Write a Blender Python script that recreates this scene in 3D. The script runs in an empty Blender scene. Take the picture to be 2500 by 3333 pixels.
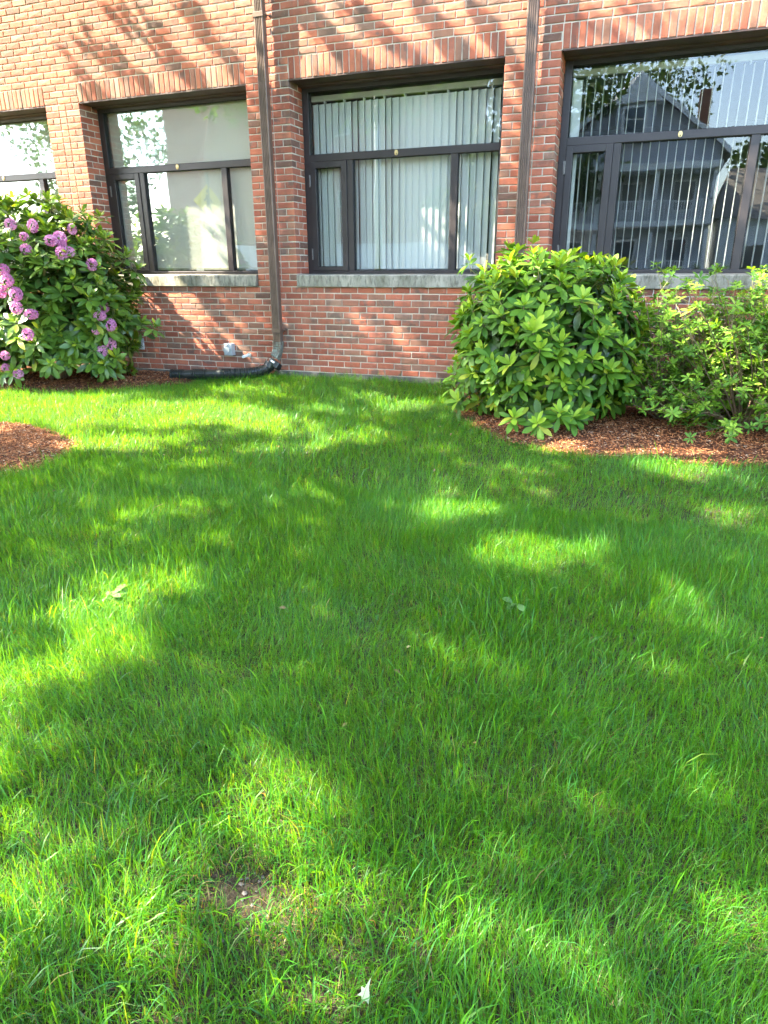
import bpy, math, random
import numpy as np
from mathutils import Matrix, Vector

rng = np.random.default_rng(7)
random.seed(7)
scene = bpy.context.scene
col = scene.collection

# ------------------------------------------------------------------ camera
CAM = np.array([3.772527, -7.229347, 1.155227])
YAW, PIT, ROL, FPX = 0.362881, -0.347099, -0.0052565, 2205.35
FW = np.array([-math.sin(YAW) * math.cos(PIT), math.cos(YAW) * math.cos(PIT), math.sin(PIT)])
RT0 = np.array([math.cos(YAW), math.sin(YAW), 0.0])
UP0 = np.cross(RT0, FW)
RT = math.cos(ROL) * RT0 + math.sin(ROL) * UP0
UP = -math.sin(ROL) * RT0 + math.cos(ROL) * UP0
cam_data = bpy.data.cameras.new("camera")
cam_data.sensor_fit = 'VERTICAL'
cam_data.sensor_height = 24.0
cam_data.lens = FPX / 3333.0 * 24.0
cam_data.clip_start = 0.05
cam_data.clip_end = 2000
cam = bpy.data.objects.new("camera", cam_data)
col.objects.link(cam)
cam.matrix_world = Matrix(((RT[0], UP[0], -FW[0], CAM[0]), (RT[1], UP[1], -FW[1], CAM[1]),
                           (RT[2], UP[2], -FW[2], CAM[2]), (0, 0, 0, 1)))
scene.camera = cam

# ------------------------------------------------------------------ light
SUN = np.array([2.73, 1.0, -2.85]); SUN /= np.linalg.norm(SUN)
ELEV = math.asin(-SUN[2]); AZ = math.atan2(-SUN[0], -SUN[1])
world = bpy.data.worlds.new("World"); scene.world = world; world.use_nodes = True
nt = world.node_tree; nt.nodes.clear()
sky = nt.nodes.new('ShaderNodeTexSky'); sky.sky_type = 'NISHITA'; sky.sun_disc = False
sky.sun_elevation = ELEV; sky.sun_rotation = AZ % (2 * math.pi)
sky.air_density = 1.0; sky.dust_density = 1.5; sky.ozone_density = 1.0
bg = nt.nodes.new('ShaderNodeBackground'); bg.inputs[1].default_value = 0.15
wo = nt.nodes.new('ShaderNodeOutputWorld')
nt.links.new(sky.outputs[0], bg.inputs[0]); nt.links.new(bg.outputs[0], wo.inputs[0])
sun_data = bpy.data.lights.new("sun", 'SUN'); sun_data.energy = 5.0; sun_data.angle = math.radians(0.53)
sun_data.color = (1.0, 0.92, 0.76)
sun = bpy.data.objects.new("sun", sun_data); col.objects.link(sun)
sun.rotation_euler = Vector(SUN).to_track_quat('-Z', 'Y').to_euler()
scene.view_settings.view_transform = 'Standard'; scene.view_settings.look = 'None'
scene.view_settings.exposure = 3.52; scene.view_settings.gamma = 1.0
scene.view_settings.use_curve_mapping = False
scene.view_settings.use_white_balance = True
scene.view_settings.white_balance_temperature = 6750
scene.render.engine = 'CYCLES'
scene.cycles.use_denoising = True
scene.cycles.max_bounces = 7
scene.cycles.diffuse_bounces = 3
scene.cycles.glossy_bounces = 3
scene.cycles.use_adaptive_sampling = True
scene.cycles.adaptive_threshold = 0.022
scene.cycles.transparent_max_bounces = 24
scene.cycles.caustics_reflective = False
scene.cycles.caustics_refractive = False
scene.cycles.sample_clamp_indirect = 6.0

# ------------------------------------------------------------------ helpers
def project(P):
    """world points -> pixels of the 1659 x 2212 overview"""
    d = np.atleast_2d(P) - CAM
    z = d @ FW; z = np.where(np.abs(z) < 1e-4, 1e-4, z)
    k = 1659.0 / 2500.0
    return np.stack([(1250 + FPX * (d @ RT) / z) * k, (1666.5 - FPX * (d @ UP) / z) * k, z], 1)

def pix_ray(u, v):
    d = FW + RT * (u - 1250) / FPX - UP * (v - 1666.5) / FPX
    return d / np.linalg.norm(d)

def sstep(a, b, x):
    t = np.clip((x - a) / (b - a), 0, 1); return t * t * (3 - 2 * t)

def vnoise(x, y, s=1.0, seed=0):
    """smooth value noise in 0..1"""
    x = np.asarray(x) * s + seed * 17.3; y = np.asarray(y) * s + seed * 9.1
    xi = np.floor(x); yi = np.floor(y); fx = x - xi; fy = y - yi
    def h(a, b):
        v = np.sin(a * 127.1 + b * 311.7 + seed * 74.7) * 43758.5453; return v - np.floor(v)
    fx = fx * fx * (3 - 2 * fx); fy = fy * fy * (3 - 2 * fy)
    return (h(xi, yi) * (1 - fx) + h(xi + 1, yi) * fx) * (1 - fy) + (h(xi, yi + 1) * (1 - fx) + h(xi + 1, yi + 1) * fx) * fy

def gz(x, y):
    """height of the ground"""
    x = np.asarray(x, float); y = np.asarray(y, float)
    yy = np.clip(y, -9, 0)
    z = -0.06 + 0.04 * yy
    z = z - 0.045 * sstep(-0.2, -1.4, x) * np.exp(-(yy / 1.5) ** 2)
    z = z - 0.13 * sstep(1.7, 3.2, x) * np.exp(-(yy / 0.9) ** 2)
    z = z + 0.03 * (vnoise(x, y, 0.9, 3) - 0.5) * sstep(0, -0.6, y) + 0.012 * (vnoise(x, y, 3.1, 4) - 0.5) * sstep(0, -0.6, y)
    return z

def tag(o, label=None, cat=None, group=None, kind=None):
    if label: o["label"] = label
    if cat: o["category"] = cat
    if group: o["group"] = group
    if kind: o["kind"] = kind
    return o

def link(o, parent=None):
    col.objects.link(o)
    if parent is not None: o.parent = parent
    return o

def empty(name, loc=(0, 0, 0)):
    o = bpy.data.objects.new(name, None); o.empty_display_size = 0.1; o.location = loc
    return link(o)

def mesh_np(name, V, T, mats, midx=None, smooth=False, rnd=None, colr=None):
    """triangle mesh from numpy arrays"""
    V = np.asarray(V, np.float32); T = np.asarray(T, np.int32)
    me = bpy.data.meshes.new(name)
    me.vertices.add(len(V)); me.vertices.foreach_set('co', V.ravel())
    n = len(T)
    me.loops.add(n * 3); me.loops.foreach_set('vertex_index', T.ravel())
    me.polygons.add(n); me.polygons.foreach_set('loop_start', np.arange(0, n * 3, 3, dtype=np.int32))
    for m in (mats if isinstance(mats, (list, tuple)) else [mats]): me.materials.append(m)
    if midx is not None: me.polygons.foreach_set('material_index', np.asarray(midx, np.int32))
    me.polygons.foreach_set('use_smooth', np.full(n, smooth))
    if rnd is not None:
        a = me.attributes.new('rnd', 'FLOAT', 'POINT'); a.data.foreach_set('value', np.asarray(rnd, np.float32))
    if colr is not None:
        a = me.attributes.new('col', 'FLOAT_COLOR', 'POINT')
        c4 = np.ones((len(V), 4), np.float32); c4[:, :3] = colr
        a.data.foreach_set('color', c4.ravel())
    me.update(calc_edges=True); me.validate()
    return me

def obj_np(name, V, T, mats, parent=None, **k):
    return link(bpy.data.objects.new(name, mesh_np(name, V, T, mats, **k)), parent)

QUADS = [(0, 3, 2, 1), (4, 5, 6, 7), (0, 1, 5, 4), (1, 2, 6, 5), (2, 3, 7, 6), (3, 0, 4, 7)]
class MB:
    """collects shapes for ONE mesh"""
    def __init__(self): self.v = []; self.f = []; self.n = 0
    def add(self, V, F):
        self.v += [tuple(p) for p in V]; self.f += [tuple(i + self.n for i in f) for f in F]; self.n += len(V); return self
    def box(self, x0, x1, y0, y1, z0, z1):
        return self.add([(x0, y0, z0), (x1, y0, z0), (x1, y1, z0), (x0, y1, z0), (x0, y0, z1), (x1, y0, z1), (x1, y1, z1), (x0, y1, z1)], QUADS)
    def tube(self, pts, rad, n=8, cap=True, flat=None):
        pts = [np.array(p, float) for p in pts]
        rads = rad if hasattr(rad, '__len__') else [rad] * len(pts)
        V = []; up = None
        for i, p in enumerate(pts):
            t = pts[min(i + 1, len(pts) - 1)] - pts[max(i - 1, 0)]; t = t / (np.linalg.norm(t) + 1e-9)
            if up is None:
                up = np.array([0, 0, 1.0]) if abs(t[2]) < 0.9 else np.array([1.0, 0, 0])
            a = np.cross(t, up); a /= np.linalg.norm(a) + 1e-9; b = np.cross(a, t); up = b
            for k in range(n):
                an = 2 * math.pi * k / n
                V.append(p + rads[i] * (math.cos(an) * a + math.sin(an) * b))
        F = []
        for i in range(len(pts) - 1):
            for k in range(n):
                F.append((i * n + k, i * n + (k + 1) % n, (i + 1) * n + (k + 1) % n, (i + 1) * n + k))
        if cap:
            F.append(tuple(range(n - 1, -1, -1))); F.append(tuple((len(pts) - 1) * n + k for k in range(n)))
        return self.add(V, F)
    def build(self, name, mat, parent=None, smooth=False, bevel=0.0, loc=None):
        me = bpy.data.meshes.new(name); me.from_pydata(self.v, [], self.f); me.materials.append(mat); me.update()
        if smooth:
            me.polygons.foreach_set('use_smooth', [True] * len(me.polygons))
        o = link(bpy.data.objects.new(name, me), parent)
        if bevel:
            b = o.modifiers.new('bevel', 'BEVEL'); b.width = bevel; b.segments = 2; b.limit_method = 'ANGLE'
        if loc is not None: o.location = loc
        return o

# ------------------------------------------------------------------ materials
def new_mat(name):
    m = bpy.data.materials.new(name); m.use_nodes = True; n = m.node_tree; n.nodes.clear()
    return m, n, n.nodes.new('ShaderNodeOutputMaterial')
def N(n, t, **kw):
    x = n.nodes.new(t)
    for k, v in kw.items(): setattr(x, k, v)
    return x
def ramp(n, stops, interp='LINEAR'):
    r = n.nodes.new('ShaderNodeValToRGB'); r.color_ramp.interpolation = interp
    e = r.color_ramp.elements
    while len(e) < len(stops): e.new(0.5)
    for i, (p, c) in enumerate(stops):
        e[i].position = p; e[i].color = (*c, 1)
    return r
def math_n(n, op, a, b=None, clamp=False):
    m = n.nodes.new('ShaderNodeMath'); m.operation = op; m.use_clamp = clamp
    for i, x in enumerate((a, b)):
        if x is None: continue
        if isinstance(x, (int, float)): m.inputs[i].default_value = x
        else: n.links.new(x, m.inputs[i])
    return m.outputs[0]
def mix_c(n, fac, a, b, mode='MIX'):
    m = n.nodes.new('ShaderNodeMix'); m.data_type = 'RGBA'; m.blend_type = mode
    for s, x in ((m.inputs[0], fac), (m.inputs[6], a), (m.inputs[7], b)):
        if isinstance(x, (int, float)): s.default_value = x
        elif isinstance(x, tuple): s.default_value = (*x, 1)
        else: n.links.new(x, s)
    return m.outputs[2]
def noise(n, scale, detail=3, vec=None, rough=0.55, dist=0.0):
    t = n.nodes.new('ShaderNodeTexNoise'); t.inputs['Scale'].default_value = scale; t.inputs['Detail'].default_value = detail
    t.inputs['Roughness'].default_value = rough; t.inputs['Distortion'].default_value = dist
    if vec is None:
        g = n.nodes.new('ShaderNodeNewGeometry'); vec = g.outputs['Position']
    n.links.new(vec, t.inputs['Vector']); return t.outputs['Fac']
def bump(n, h, strength=0.3, dist=0.01):
    b = n.nodes.new('ShaderNodeBump'); b.inputs['Strength'].default_value = strength; b.inputs['Distance'].default_value = dist
    n.links.new(h, b.inputs['Height']); return b.outputs['Normal']
def piece_random(n):
    oi = n.nodes.new('ShaderNodeObjectInfo'); at = n.nodes.new('ShaderNodeAttribute'); at.attribute_name = 'rnd'
    return math_n(n, 'FRACT', math_n(n, 'ADD', oi.outputs['Random'], at.outputs['Fac']))

def simple(name, c, rough=0.6, var=0.15, scale=8.0, metal=0.0, bs=0.15, bd=0.004, spec=0.5, c2=None):
    m, n, out = new_mat(name)
    p = N(n, 'ShaderNodeBsdfPrincipled'); p.inputs['Roughness'].default_value = rough; p.inputs['Metallic'].default_value = metal
    p.inputs['Specular IOR Level'].default_value = spec
    a = tuple(max(0, x * (1 - var)) for x in c); b = c2 if c2 else tuple(min(1, x * (1 + var)) for x in c)
    f = noise(n, scale, 4)
    r = ramp(n, [(0.35, a), (0.65, b)]); n.links.new(f, r.inputs[0])
    n.links.new(r.outputs[0], p.inputs['Base Color'])
    if bs: n.links.new(bump(n, noise(n, scale * 9, 3), bs, bd), p.inputs['Normal'])
    n.links.new(p.outputs[0], out.inputs[0]); return m

def leaf_mat(name, stops, rough=0.4, trans=0.3, tcol=(0.35, 0.55, 0.06), spec=0.5, use_col=False, coat=0.0):
    m, n, out = new_mat(name)
    p = N(n, 'ShaderNodeBsdfPrincipled'); p.inputs['Roughness'].default_value = rough
    p.inputs['Specular IOR Level'].default_value = spec; p.inputs['Coat Weight'].default_value = coat
    if use_col:
        at = N(n, 'ShaderNodeAttribute', attribute_name='col'); c = at.outputs['Color']
    else:
        r = ramp(n, stops); n.links.new(piece_random(n), r.inputs[0])
        c = mix_c(n, 0.35, r.outputs[0], mix_c(n, noise(n, 30, 2), (0.55, 0.6, 0.5), (1.35, 1.35, 1.2)), 'MULTIPLY')
    n.links.new(c, p.inputs['Base Color'])
    t = N(n, 'ShaderNodeBsdfTranslucent'); n.links.new(mix_c(n, 1.0, c, tcol, 'MULTIPLY'), t.inputs[0])
    mx = N(n, 'ShaderNodeMixShader'); mx.inputs[0].default_value = trans
    n.links.new(p.outputs[0], mx.inputs[1]); n.links.new(t.outputs[0], mx.inputs[2]); n.links.new(mx.outputs[0], out.inputs[0])
    return m

def brick_mat():
    m, n, out = new_mat('fired_brick')
    r = piece_random(n)
    cr = ramp(n, [(0.0, (0.292, 0.080, 0.050)), (0.11, (0.367, 0.108, 0.063)), (0.22, (0.410, 0.132, 0.078)), (0.33, (0.324, 0.099, 0.063)),
                  (0.44, (0.378, 0.126, 0.083)), (0.54, (0.443, 0.157, 0.094)), (0.64, (0.335, 0.111, 0.074)), (0.73, (0.270, 0.126, 0.091)),
                  (0.81, (0.313, 0.169, 0.119)), (0.88, (0.200, 0.118, 0.088)), (0.93, (0.120, 0.088, 0.074)), (0.965, (0.235, 0.165, 0.130))], 'CONSTANT')
    n.links.new(r, cr.inputs[0])
    r2 = math_n(n, 'FRACT', math_n(n, 'MULTIPLY', r, 37.7)); r3 = math_n(n, 'FRACT', math_n(n, 'MULTIPLY', r, 91.3))
    base = mix_c(n, 0.25, mix_c(n, 1.0, cr.outputs[0], (1.0, 0.95, 0.88), 'MULTIPLY'), (0.39, 0.138, 0.086))
    base = mix_c(n, 0.7, base, mix_c(n, r2, (0.72, 0.72, 0.72), (1.28, 1.25, 1.2)), 'MULTIPLY')
    # kiln flashing: dark and pale clouds, stronger on some bricks
    f1 = ramp(n, [(0.47, (0, 0, 0)), (0.62, (1, 1, 1))]); n.links.new(noise(n, 9, 3, dist=0.6), f1.inputs[0])
    st = ramp(n, [(0.45, (0.04, 0.04, 0.04)), (0.8, (0.75, 0.75, 0.75))]); n.links.new(r3, st.inputs[0])
    base = mix_c(n, math_n(n, 'MULTIPLY', f1.outputs[0], st.outputs[0]), base, (0.12, 0.085, 0.07))
    f2 = ramp(n, [(0.55, (0, 0, 0)), (0.72, (1, 1, 1))]); n.links.new(noise(n, 22, 4), f2.inputs[0])
    base = mix_c(n, math_n(n, 'MULTIPLY', f2.outputs[0], 0.28), base, (0.46, 0.27, 0.19))
    f3 = ramp(n, [(0.30, (1, 1, 1)), (0.36, (0, 0, 0))]); n.links.new(noise(n, 130, 2), f3.inputs[0])
    base = mix_c(n, math_n(n, 'MULTIPLY', f3.outputs[0], 0.55), base, (0.09, 0.06, 0.05))
    g = N(n, 'ShaderNodeNewGeometry'); mp = N(n, 'ShaderNodeMapping'); mp.inputs['Scale'].default_value = (1.6, 1.6, 0.5); n.links.new(g.outputs['Position'], mp.inputs[0])
    sr = ramp(n, [(0.32, (0.72, 0.74, 0.74)), (0.62, (1.12, 1.1, 1.08))]); n.links.new(noise(n, 1.1, 5, mp.outputs[0], 0.7), sr.inputs[0])
    base = mix_c(n, 0.8, base, sr.outputs[0], 'MULTIPLY')
    mp2 = N(n, 'ShaderNodeMapping'); mp2.inputs['Scale'].default_value = (9, 1, 0.7); n.links.new(g.outputs['Position'], mp2.inputs[0])
    s2 = ramp(n, [(0.52, (0, 0, 0)), (0.68, (1, 1, 1))]); n.links.new(noise(n, 1.0, 4, mp2.outputs[0], 0.6), s2.inputs[0])
    base = mix_c(n, math_n(n, 'MULTIPLY', s2.outputs[0], 0.38), base, (0.10, 0.075, 0.062))
    p = N(n, 'ShaderNodeBsdfPrincipled'); p.inputs['Roughness'].default_value = 0.85; p.inputs['Specular IOR Level'].default_value = 0.25
    n.links.new(base, p.inputs['Base Color'])
    n.links.new(bump(n, math_n(n, 'ADD', noise(n, 60, 4), math_n(n, 'MULTIPLY', noise(n, 14, 2), 1.5)), 0.45, 0.004), p.inputs['Normal'])
    n.links.new(p.outputs[0], out.inputs[0]); return m

def glass_mat():
    m, n, out = new_mat('window_glass')
    tr = N(n, 'ShaderNodeBsdfTransparent'); tr.inputs[0].default_value = (0.965, 0.985, 0.975, 1)
    gl = N(n, 'ShaderNodeBsdfGlossy'); gl.inputs['Roughness'].default_value = 0.0; gl.inputs[0].default_value = (0.95, 0.98, 1.0, 1)
    wob = noise(n, 1.6, 1); nm = bump(n, wob, 0.025, 0.05); n.links.new(nm, gl.inputs['Normal'])
    fr = N(n, 'ShaderNodeFresnel'); fr.inputs[0].default_value = 1.75
    mx = N(n, 'ShaderNodeMixShader'); n.links.new(math_n(n, 'MULTIPLY_ADD', fr.outputs[0], 0.52), mx.inputs[0])
    mx.inputs[0].links[0].from_node.inputs[2].default_value = 0.01
    n.links.new(tr.outputs[0], mx.inputs[1]); n.links.new(gl.outputs[0], mx.inputs[2]); n.links.new(mx.outputs[0], out.inputs[0])
    return m

def cloth_mat(name, c, trans=0.25):
    m, n, out = new_mat(name)
    d = N(n, 'ShaderNodeBsdfDiffuse'); d.inputs[0].default_value = (*c, 1)
    t = N(n, 'ShaderNodeBsdfTranslucent'); t.inputs[0].default_value = (*c, 1)
    n.links.new(bump(n, noise(n, 250, 2), 0.1, 0.001), d.inputs['Normal'])
    mx = N(n, 'ShaderNodeMixShader'); mx.inputs[0].default_value = trans
    n.links.new(d.outputs[0], mx.inputs[1]); n.links.new(t.outputs[0], mx.inputs[2]); n.links.new(mx.outputs[0], out.inputs[0]); return m

def concrete_mat():
    m, n, out = new_mat('weathered_concrete')
    g = N(n, 'ShaderNodeNewGeometry'); mp = N(n, 'ShaderNodeMapping'); mp.inputs['Scale'].default_value = (1, 1, 0.35)
    n.links.new(g.outputs['Position'], mp.inputs['Vector'])
    r = ramp(n, [(0.32, (0.13, 0.125, 0.085)), (0.5, (0.25, 0.235, 0.19)), (0.7, (0.40, 0.37, 0.30))]); n.links.new(noise(n, 5, 6, mp.outputs[0], 0.7), r.inputs[0])
    f = ramp(n, [(0.36, (0.35, 0.35, 0.33)), (0.52, (1, 1, 1))]); n.links.new(noise(n, 28, 4, mp.outputs[0], 0.65), f.inputs[0])
    p = N(n, 'ShaderNodeBsdfPrincipled'); p.inputs['Roughness'].default_value = 0.9; p.inputs['Specular IOR Level'].default_value = 0.2
    n.links.new(mix_c(n, 0.75, r.outputs[0], f.outputs[0], 'MULTIPLY'), p.inputs['Base Color'])
    n.links.new(bump(n, noise(n, 90, 4), 0.5, 0.004), p.inputs['Normal']); n.links.new(p.outputs[0], out.inputs[0]); return m

def ground_mat():
    m, n, out = new_mat('lawn_earth')
    r = ramp(n, [(0.3, (0.020, 0.035, 0.008)), (0.5, (0.035, 0.07, 0.014)), (0.75, (0.06, 0.055, 0.025))]); n.links.new(noise(n, 7, 6, rough=0.7), r.inputs[0])
    p = N(n, 'ShaderNodeBsdfPrincipled'); p.inputs['Roughness'].default_value = 0.95; p.inputs['Specular IOR Level'].default_value = 0.1
    soil = ramp(n, [(0.3, (0.016, 0.014, 0.008)), (0.5, (0.040, 0.031, 0.019)), (0.75, (0.09, 0.075, 0.048))]); n.links.new(noise(n, 60, 5, rough=0.7), soil.inputs[0])
    g = N(n, 'ShaderNodeNewGeometry'); vd = N(n, 'ShaderNodeVectorMath', operation='DISTANCE'); n.links.new(g.outputs['Position'], vd.inputs[0]); vd.inputs[1].default_value = (2.0, -4.0, 0)
    fz = ramp(n, [(0.45, (0, 0, 0)), (0.6, (1, 1, 1))]); n.links.new(math_n(n, 'DIVIDE', vd.outputs['Value'], 12.0), fz.inputs[0])
    n.links.new(mix_c(n, fz.outputs[0], soil.outputs[0], r.outputs[0]), p.inputs['Base Color']); n.links.new(bump(n, noise(n, 40, 4), 0.8, 0.02), p.inputs['Normal'])
    n.links.new(p.outputs[0], out.inputs[0]); return m

M = {}
M['brick'] = brick_mat()
M['mortar'] = simple('mortar', (0.52, 0.46, 0.37), 0.95, 0.25, 6, bs=0.5, bd=0.003, spec=0.1)
M['concrete'] = concrete_mat()
M['footing'] = simple('dark_footing_concrete', (0.13, 0.12, 0.10), 0.95, 0.35, 9, bs=0.5, spec=0.1)  # plain concrete, darker overall than the sills
M['frame'] = simple('dark_bronze_frame', (0.030, 0.024, 0.024), 0.38, 0.12, 5, bs=0.04, spec=0.5)
M['soffit'] = simple('brown_painted_lintel', (0.060, 0.032, 0.026), 0.6, 0.35, 4, bs=0.3, bd=0.006)
M['spout'] = simple('brown_aluminium', (0.118, 0.074, 0.053), 0.42, 0.18, 10, bs=0.06, spec=0.5)
M['spout_worn'] = simple('worn_spout_paint', (0.14, 0.09, 0.065), 0.6, 0.3, 30, c2=(0.22, 0.26, 0.22), bs=0.2)
M['glass'] = glass_mat()
M['brass'] = simple('brass', (0.62, 0.47, 0.22), 0.35, 0.1, 40, metal=0.7, bs=0.05)
M['steel'] = simple('hinge_steel', (0.18, 0.17, 0.16), 0.4, 0.2, 60, metal=0.6, bs=0.1)
M['shade'] = cloth_mat('roller_shade_cloth', (0.90, 0.88, 0.78), 0.2)
M['slat'] = cloth_mat('vertical_slat_vinyl', (0.91, 0.91, 0.86), 0.2)
M['headrail'] = simple('headrail', (0.50, 0.47, 0.37), 0.5, 0.05)
M['room'] = simple('interior_paint', (0.10, 0.105, 0.10), 0.8, 0.1, 2)
M['hose'] = simple('black_corrugated_plastic', (0.016, 0.020, 0.018), 0.32, 0.2, 12, bs=0.05, spec=0.5)
M['grey_box'] = simple('grey_enamel', (0.36, 0.38, 0.40), 0.45, 0.08, 20, bs=0.05)
M['grey_peel'] = simple('peeling_grey_plate', (0.30, 0.30, 0.30), 0.7, 0.35, 25, bs=0.3, c2=(0.62, 0.62, 0.60))
M['pvc'] = simple('white_pvc', (0.72, 0.70, 0.66), 0.4, 0.05, 20, bs=0.03)
M['black'] = simple('dark_hole', (0.01, 0.01, 0.01), 0.8, 0.1)
M['ground'] = ground_mat()
M['grass'] = leaf_mat('grass_blade', None, 0.40, 0.50, (3.1, 1.7, 0.35), 0.36, use_col=True)
M['mulch'] = simple('mulch_base', (0.12, 0.052, 0.028), 0.95, 0.4, 22, bs=0.9, bd=0.03, spec=0.1)
M['chips'] = leaf_mat('mulch_chip', [(0, (0.13, 0.045, 0.018)), (0.35, (0.25, 0.092, 0.036)), (0.7, (0.34, 0.135, 0.055)), (0.92, (0.40, 0.20, 0.095)), (1, (0.40, 0.31, 0.23))], 0.85, 0.0, spec=0.15)
RH = [(0, (0.040, 0.115, 0.012)), (0.5, (0.068, 0.170, 0.015)), (0.95, (0.110, 0.225, 0.020)), (1, (0.30, 0.32, 0.04))]
M['rh_old'] = leaf_mat('rhododendron_leaf', RH, 0.5, 0.24, (1.6, 1.6, 0.4), 0.25)
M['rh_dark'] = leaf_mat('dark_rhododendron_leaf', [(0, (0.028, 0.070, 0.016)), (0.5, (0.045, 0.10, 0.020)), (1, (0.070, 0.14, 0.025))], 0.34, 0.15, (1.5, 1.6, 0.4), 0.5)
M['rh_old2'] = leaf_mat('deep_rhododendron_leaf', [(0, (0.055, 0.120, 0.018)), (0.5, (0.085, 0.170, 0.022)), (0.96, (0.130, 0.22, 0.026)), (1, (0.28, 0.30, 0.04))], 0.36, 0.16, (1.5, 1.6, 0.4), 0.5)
M['rh_new'] = leaf_mat('young_rhododendron_leaf', [(0, (0.15, 0.29, 0.022)), (0.5, (0.22, 0.37, 0.030)), (0.92, (0.31, 0.44, 0.040)), (1, (0.46, 0.46, 0.05))], 0.5, 0.3, (1.4, 1.3, 0.5), 0.28)
M['rh_new2'] = leaf_mat('fresh_rhododendron_leaf', [(0, (0.10, 0.19, 0.025)), (0.5, (0.15, 0.25, 0.03)), (0.9, (0.22, 0.32, 0.04)), (1, (0.45, 0.46, 0.04))], 0.4, 0.28, (1.4, 1.4, 0.4), 0.45)
M['az_old'] = leaf_mat('azalea_leaf', [(0, (0.045, 0.125, 0.016)), (0.6, (0.075, 0.18, 0.020)), (1, (0.115, 0.225, 0.025))], 0.5, 0.28, (1.5, 1.4, 0.4), 0.25)
M['az_new'] = leaf_mat('young_azalea_leaf', [(0, (0.13, 0.27, 0.025)), (0.7, (0.19, 0.34, 0.032)), (1, (0.27, 0.40, 0.045))], 0.5, 0.3, (1.4, 1.3, 0.5), 0.25)
M['twig'] = simple('twig_bark', (0.15, 0.10, 0.06), 0.85, 0.3, 40, bs=0.4)
M['twig_new'] = simple('green_twig', (0.20, 0.19, 0.07), 0.7, 0.2, 40, bs=0.2)
M['bark'] = simple('tree_bark', (0.11, 0.085, 0.065), 0.95, 0.4, 9, bs=0.9, bd=0.03, spec=0.1)
M['petal'] = leaf_mat('pink_petal', [(0, (0.52, 0.17, 0.38)), (0.5, (0.66, 0.26, 0.50)), (1, (0.80, 0.42, 0.64))], 0.6, 0.35, (1.1, 1.0, 1.1), 0.2)
M['canopy'] = leaf_mat('maple_leaf', [(0, (0.045, 0.10, 0.018)), (0.6, (0.07, 0.14, 0.022)), (1, (0.11, 0.18, 0.03))], 0.5, 0.58, (1.9, 1.9, 0.7), 0.35)
M['far_leaf'] = leaf_mat('far_foliage', [(0, (0.025, 0.06, 0.014)), (0.6, (0.045, 0.095, 0.02)), (1, (0.08, 0.13, 0.03))], 0.6, 0.25, (1.5, 1.5, 0.4), 0.3)
M['weed'] = leaf_mat('weed_leaf', [(0, (0.07, 0.16, 0.04)), (1, (0.12, 0.23, 0.06))], 0.5, 0.3, (1.3, 1.3, 0.5), 0.4)
M['scrap'] = leaf_mat('pale_scrap', [(0, (0.27, 0.34, 0.21)), (1, (0.27, 0.34, 0.21))], 0.6, 0.2, (1, 1, 1), 0.3)
M['stone'] = simple('pebble', (0.10, 0.085, 0.07), 0.7, 0.5, 30, bs=0.2)

# ------------------------------------------------------------------ ground, beds
def axis(a, b, fine, lo, hi):
    return np.unique(np.concatenate([np.linspace(a, lo, 14), np.arange(lo, hi + 1e-6, fine), np.linspace(hi, b, 14)]))
gx = axis(-400, 400, 0.2, -8, 9); gy = axis(-400, 300, 0.2, -10, 0.4)
X, Y = np.meshgrid(gx, gy, indexing='ij'); Vg = np.stack([X.ravel(), Y.ravel(), gz(X, Y).ravel()], 1)
ny = len(gy); ii, jj = np.meshgrid(np.arange(len(gx) - 1), np.arange(ny - 1), indexing='ij')
a = (ii * ny + jj).ravel(); T = np.concatenate([np.stack([a, a + ny, a + ny + 1], 1), np.stack([a, a + ny + 1, a + 1], 1)])
tag(obj_np('ground', Vg, T, M['ground'], smooth=True), 'level earth under the lawn reaching away from the brick wall', 'ground', kind='structure')

BED_R = [(1.86, 0.0), (1.90, -0.35), (2.08, -0.93), (2.25, -1.45), (2.58, -1.84), (2.86, -2.10), (3.16, -2.21), (3.56, -2.27), (3.88, -2.23), (4.18, -2.22), (4.65, -2.13), (5.6, -2.05), (7.2, -1.9), (8.2, -1.6), (8.2, 0.0)]
BED_L = [(-8.0, 0.0), (-8.0, -2.2), (-5.0, -2.15), (-3.6, -1.95), (-2.82, -1.74), (-2.15, -1.45), (-1.67, -1.27), (-1.36, -1.02), (-1.05, -0.68), (-1.10, -0.42), (-1.0, -0.2), (-0.92, 0.0)]
BED_T = [(-0.15, -3.74), (-0.20, -3.44), (-0.37, -3.16), (-0.62, -2.99), (-0.90, -2.87), (-1.40, -2.71), (-1.75, -2.70), (-2.15, -2.85), (-2.48, -3.2), (-2.58, -3.65), (-2.45, -4.1), (-2.1, -4.45), (-1.6, -4.6), (-1.1, -4.52), (-0.65, -4.3), (-0.28, -4.0)]
def in_poly(x, y, poly):
    x = np.asarray(x); y = np.asarray(y); c = np.zeros(x.shape, bool); n = len(poly)
    for i in range(n):
        x1, y1 = poly[i]; x2, y2 = poly[(i + 1) % n]
        if y1 == y2: continue
        k = ((y1 > y) != (y2 > y)) & (x < (x2 - x1) * (y - y1) / (y2 - y1) + x1); c ^= k
    return c
def poly_dist(x, y, poly):
    d = np.full(np.shape(x), 1e9); n = len(poly)
    for i in range(n):
        p = np.array(poly[i]); q = np.array(poly[(i + 1) % n]); e = q - p; L = e @ e
        t = np.clip(((x - p[0]) * e[0] + (y - p[1]) * e[1]) / L, 0, 1)
        d = np.minimum(d, np.hypot(x - p[0] - t * e[0], y - p[1] - t * e[1]))
    return d
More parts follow.
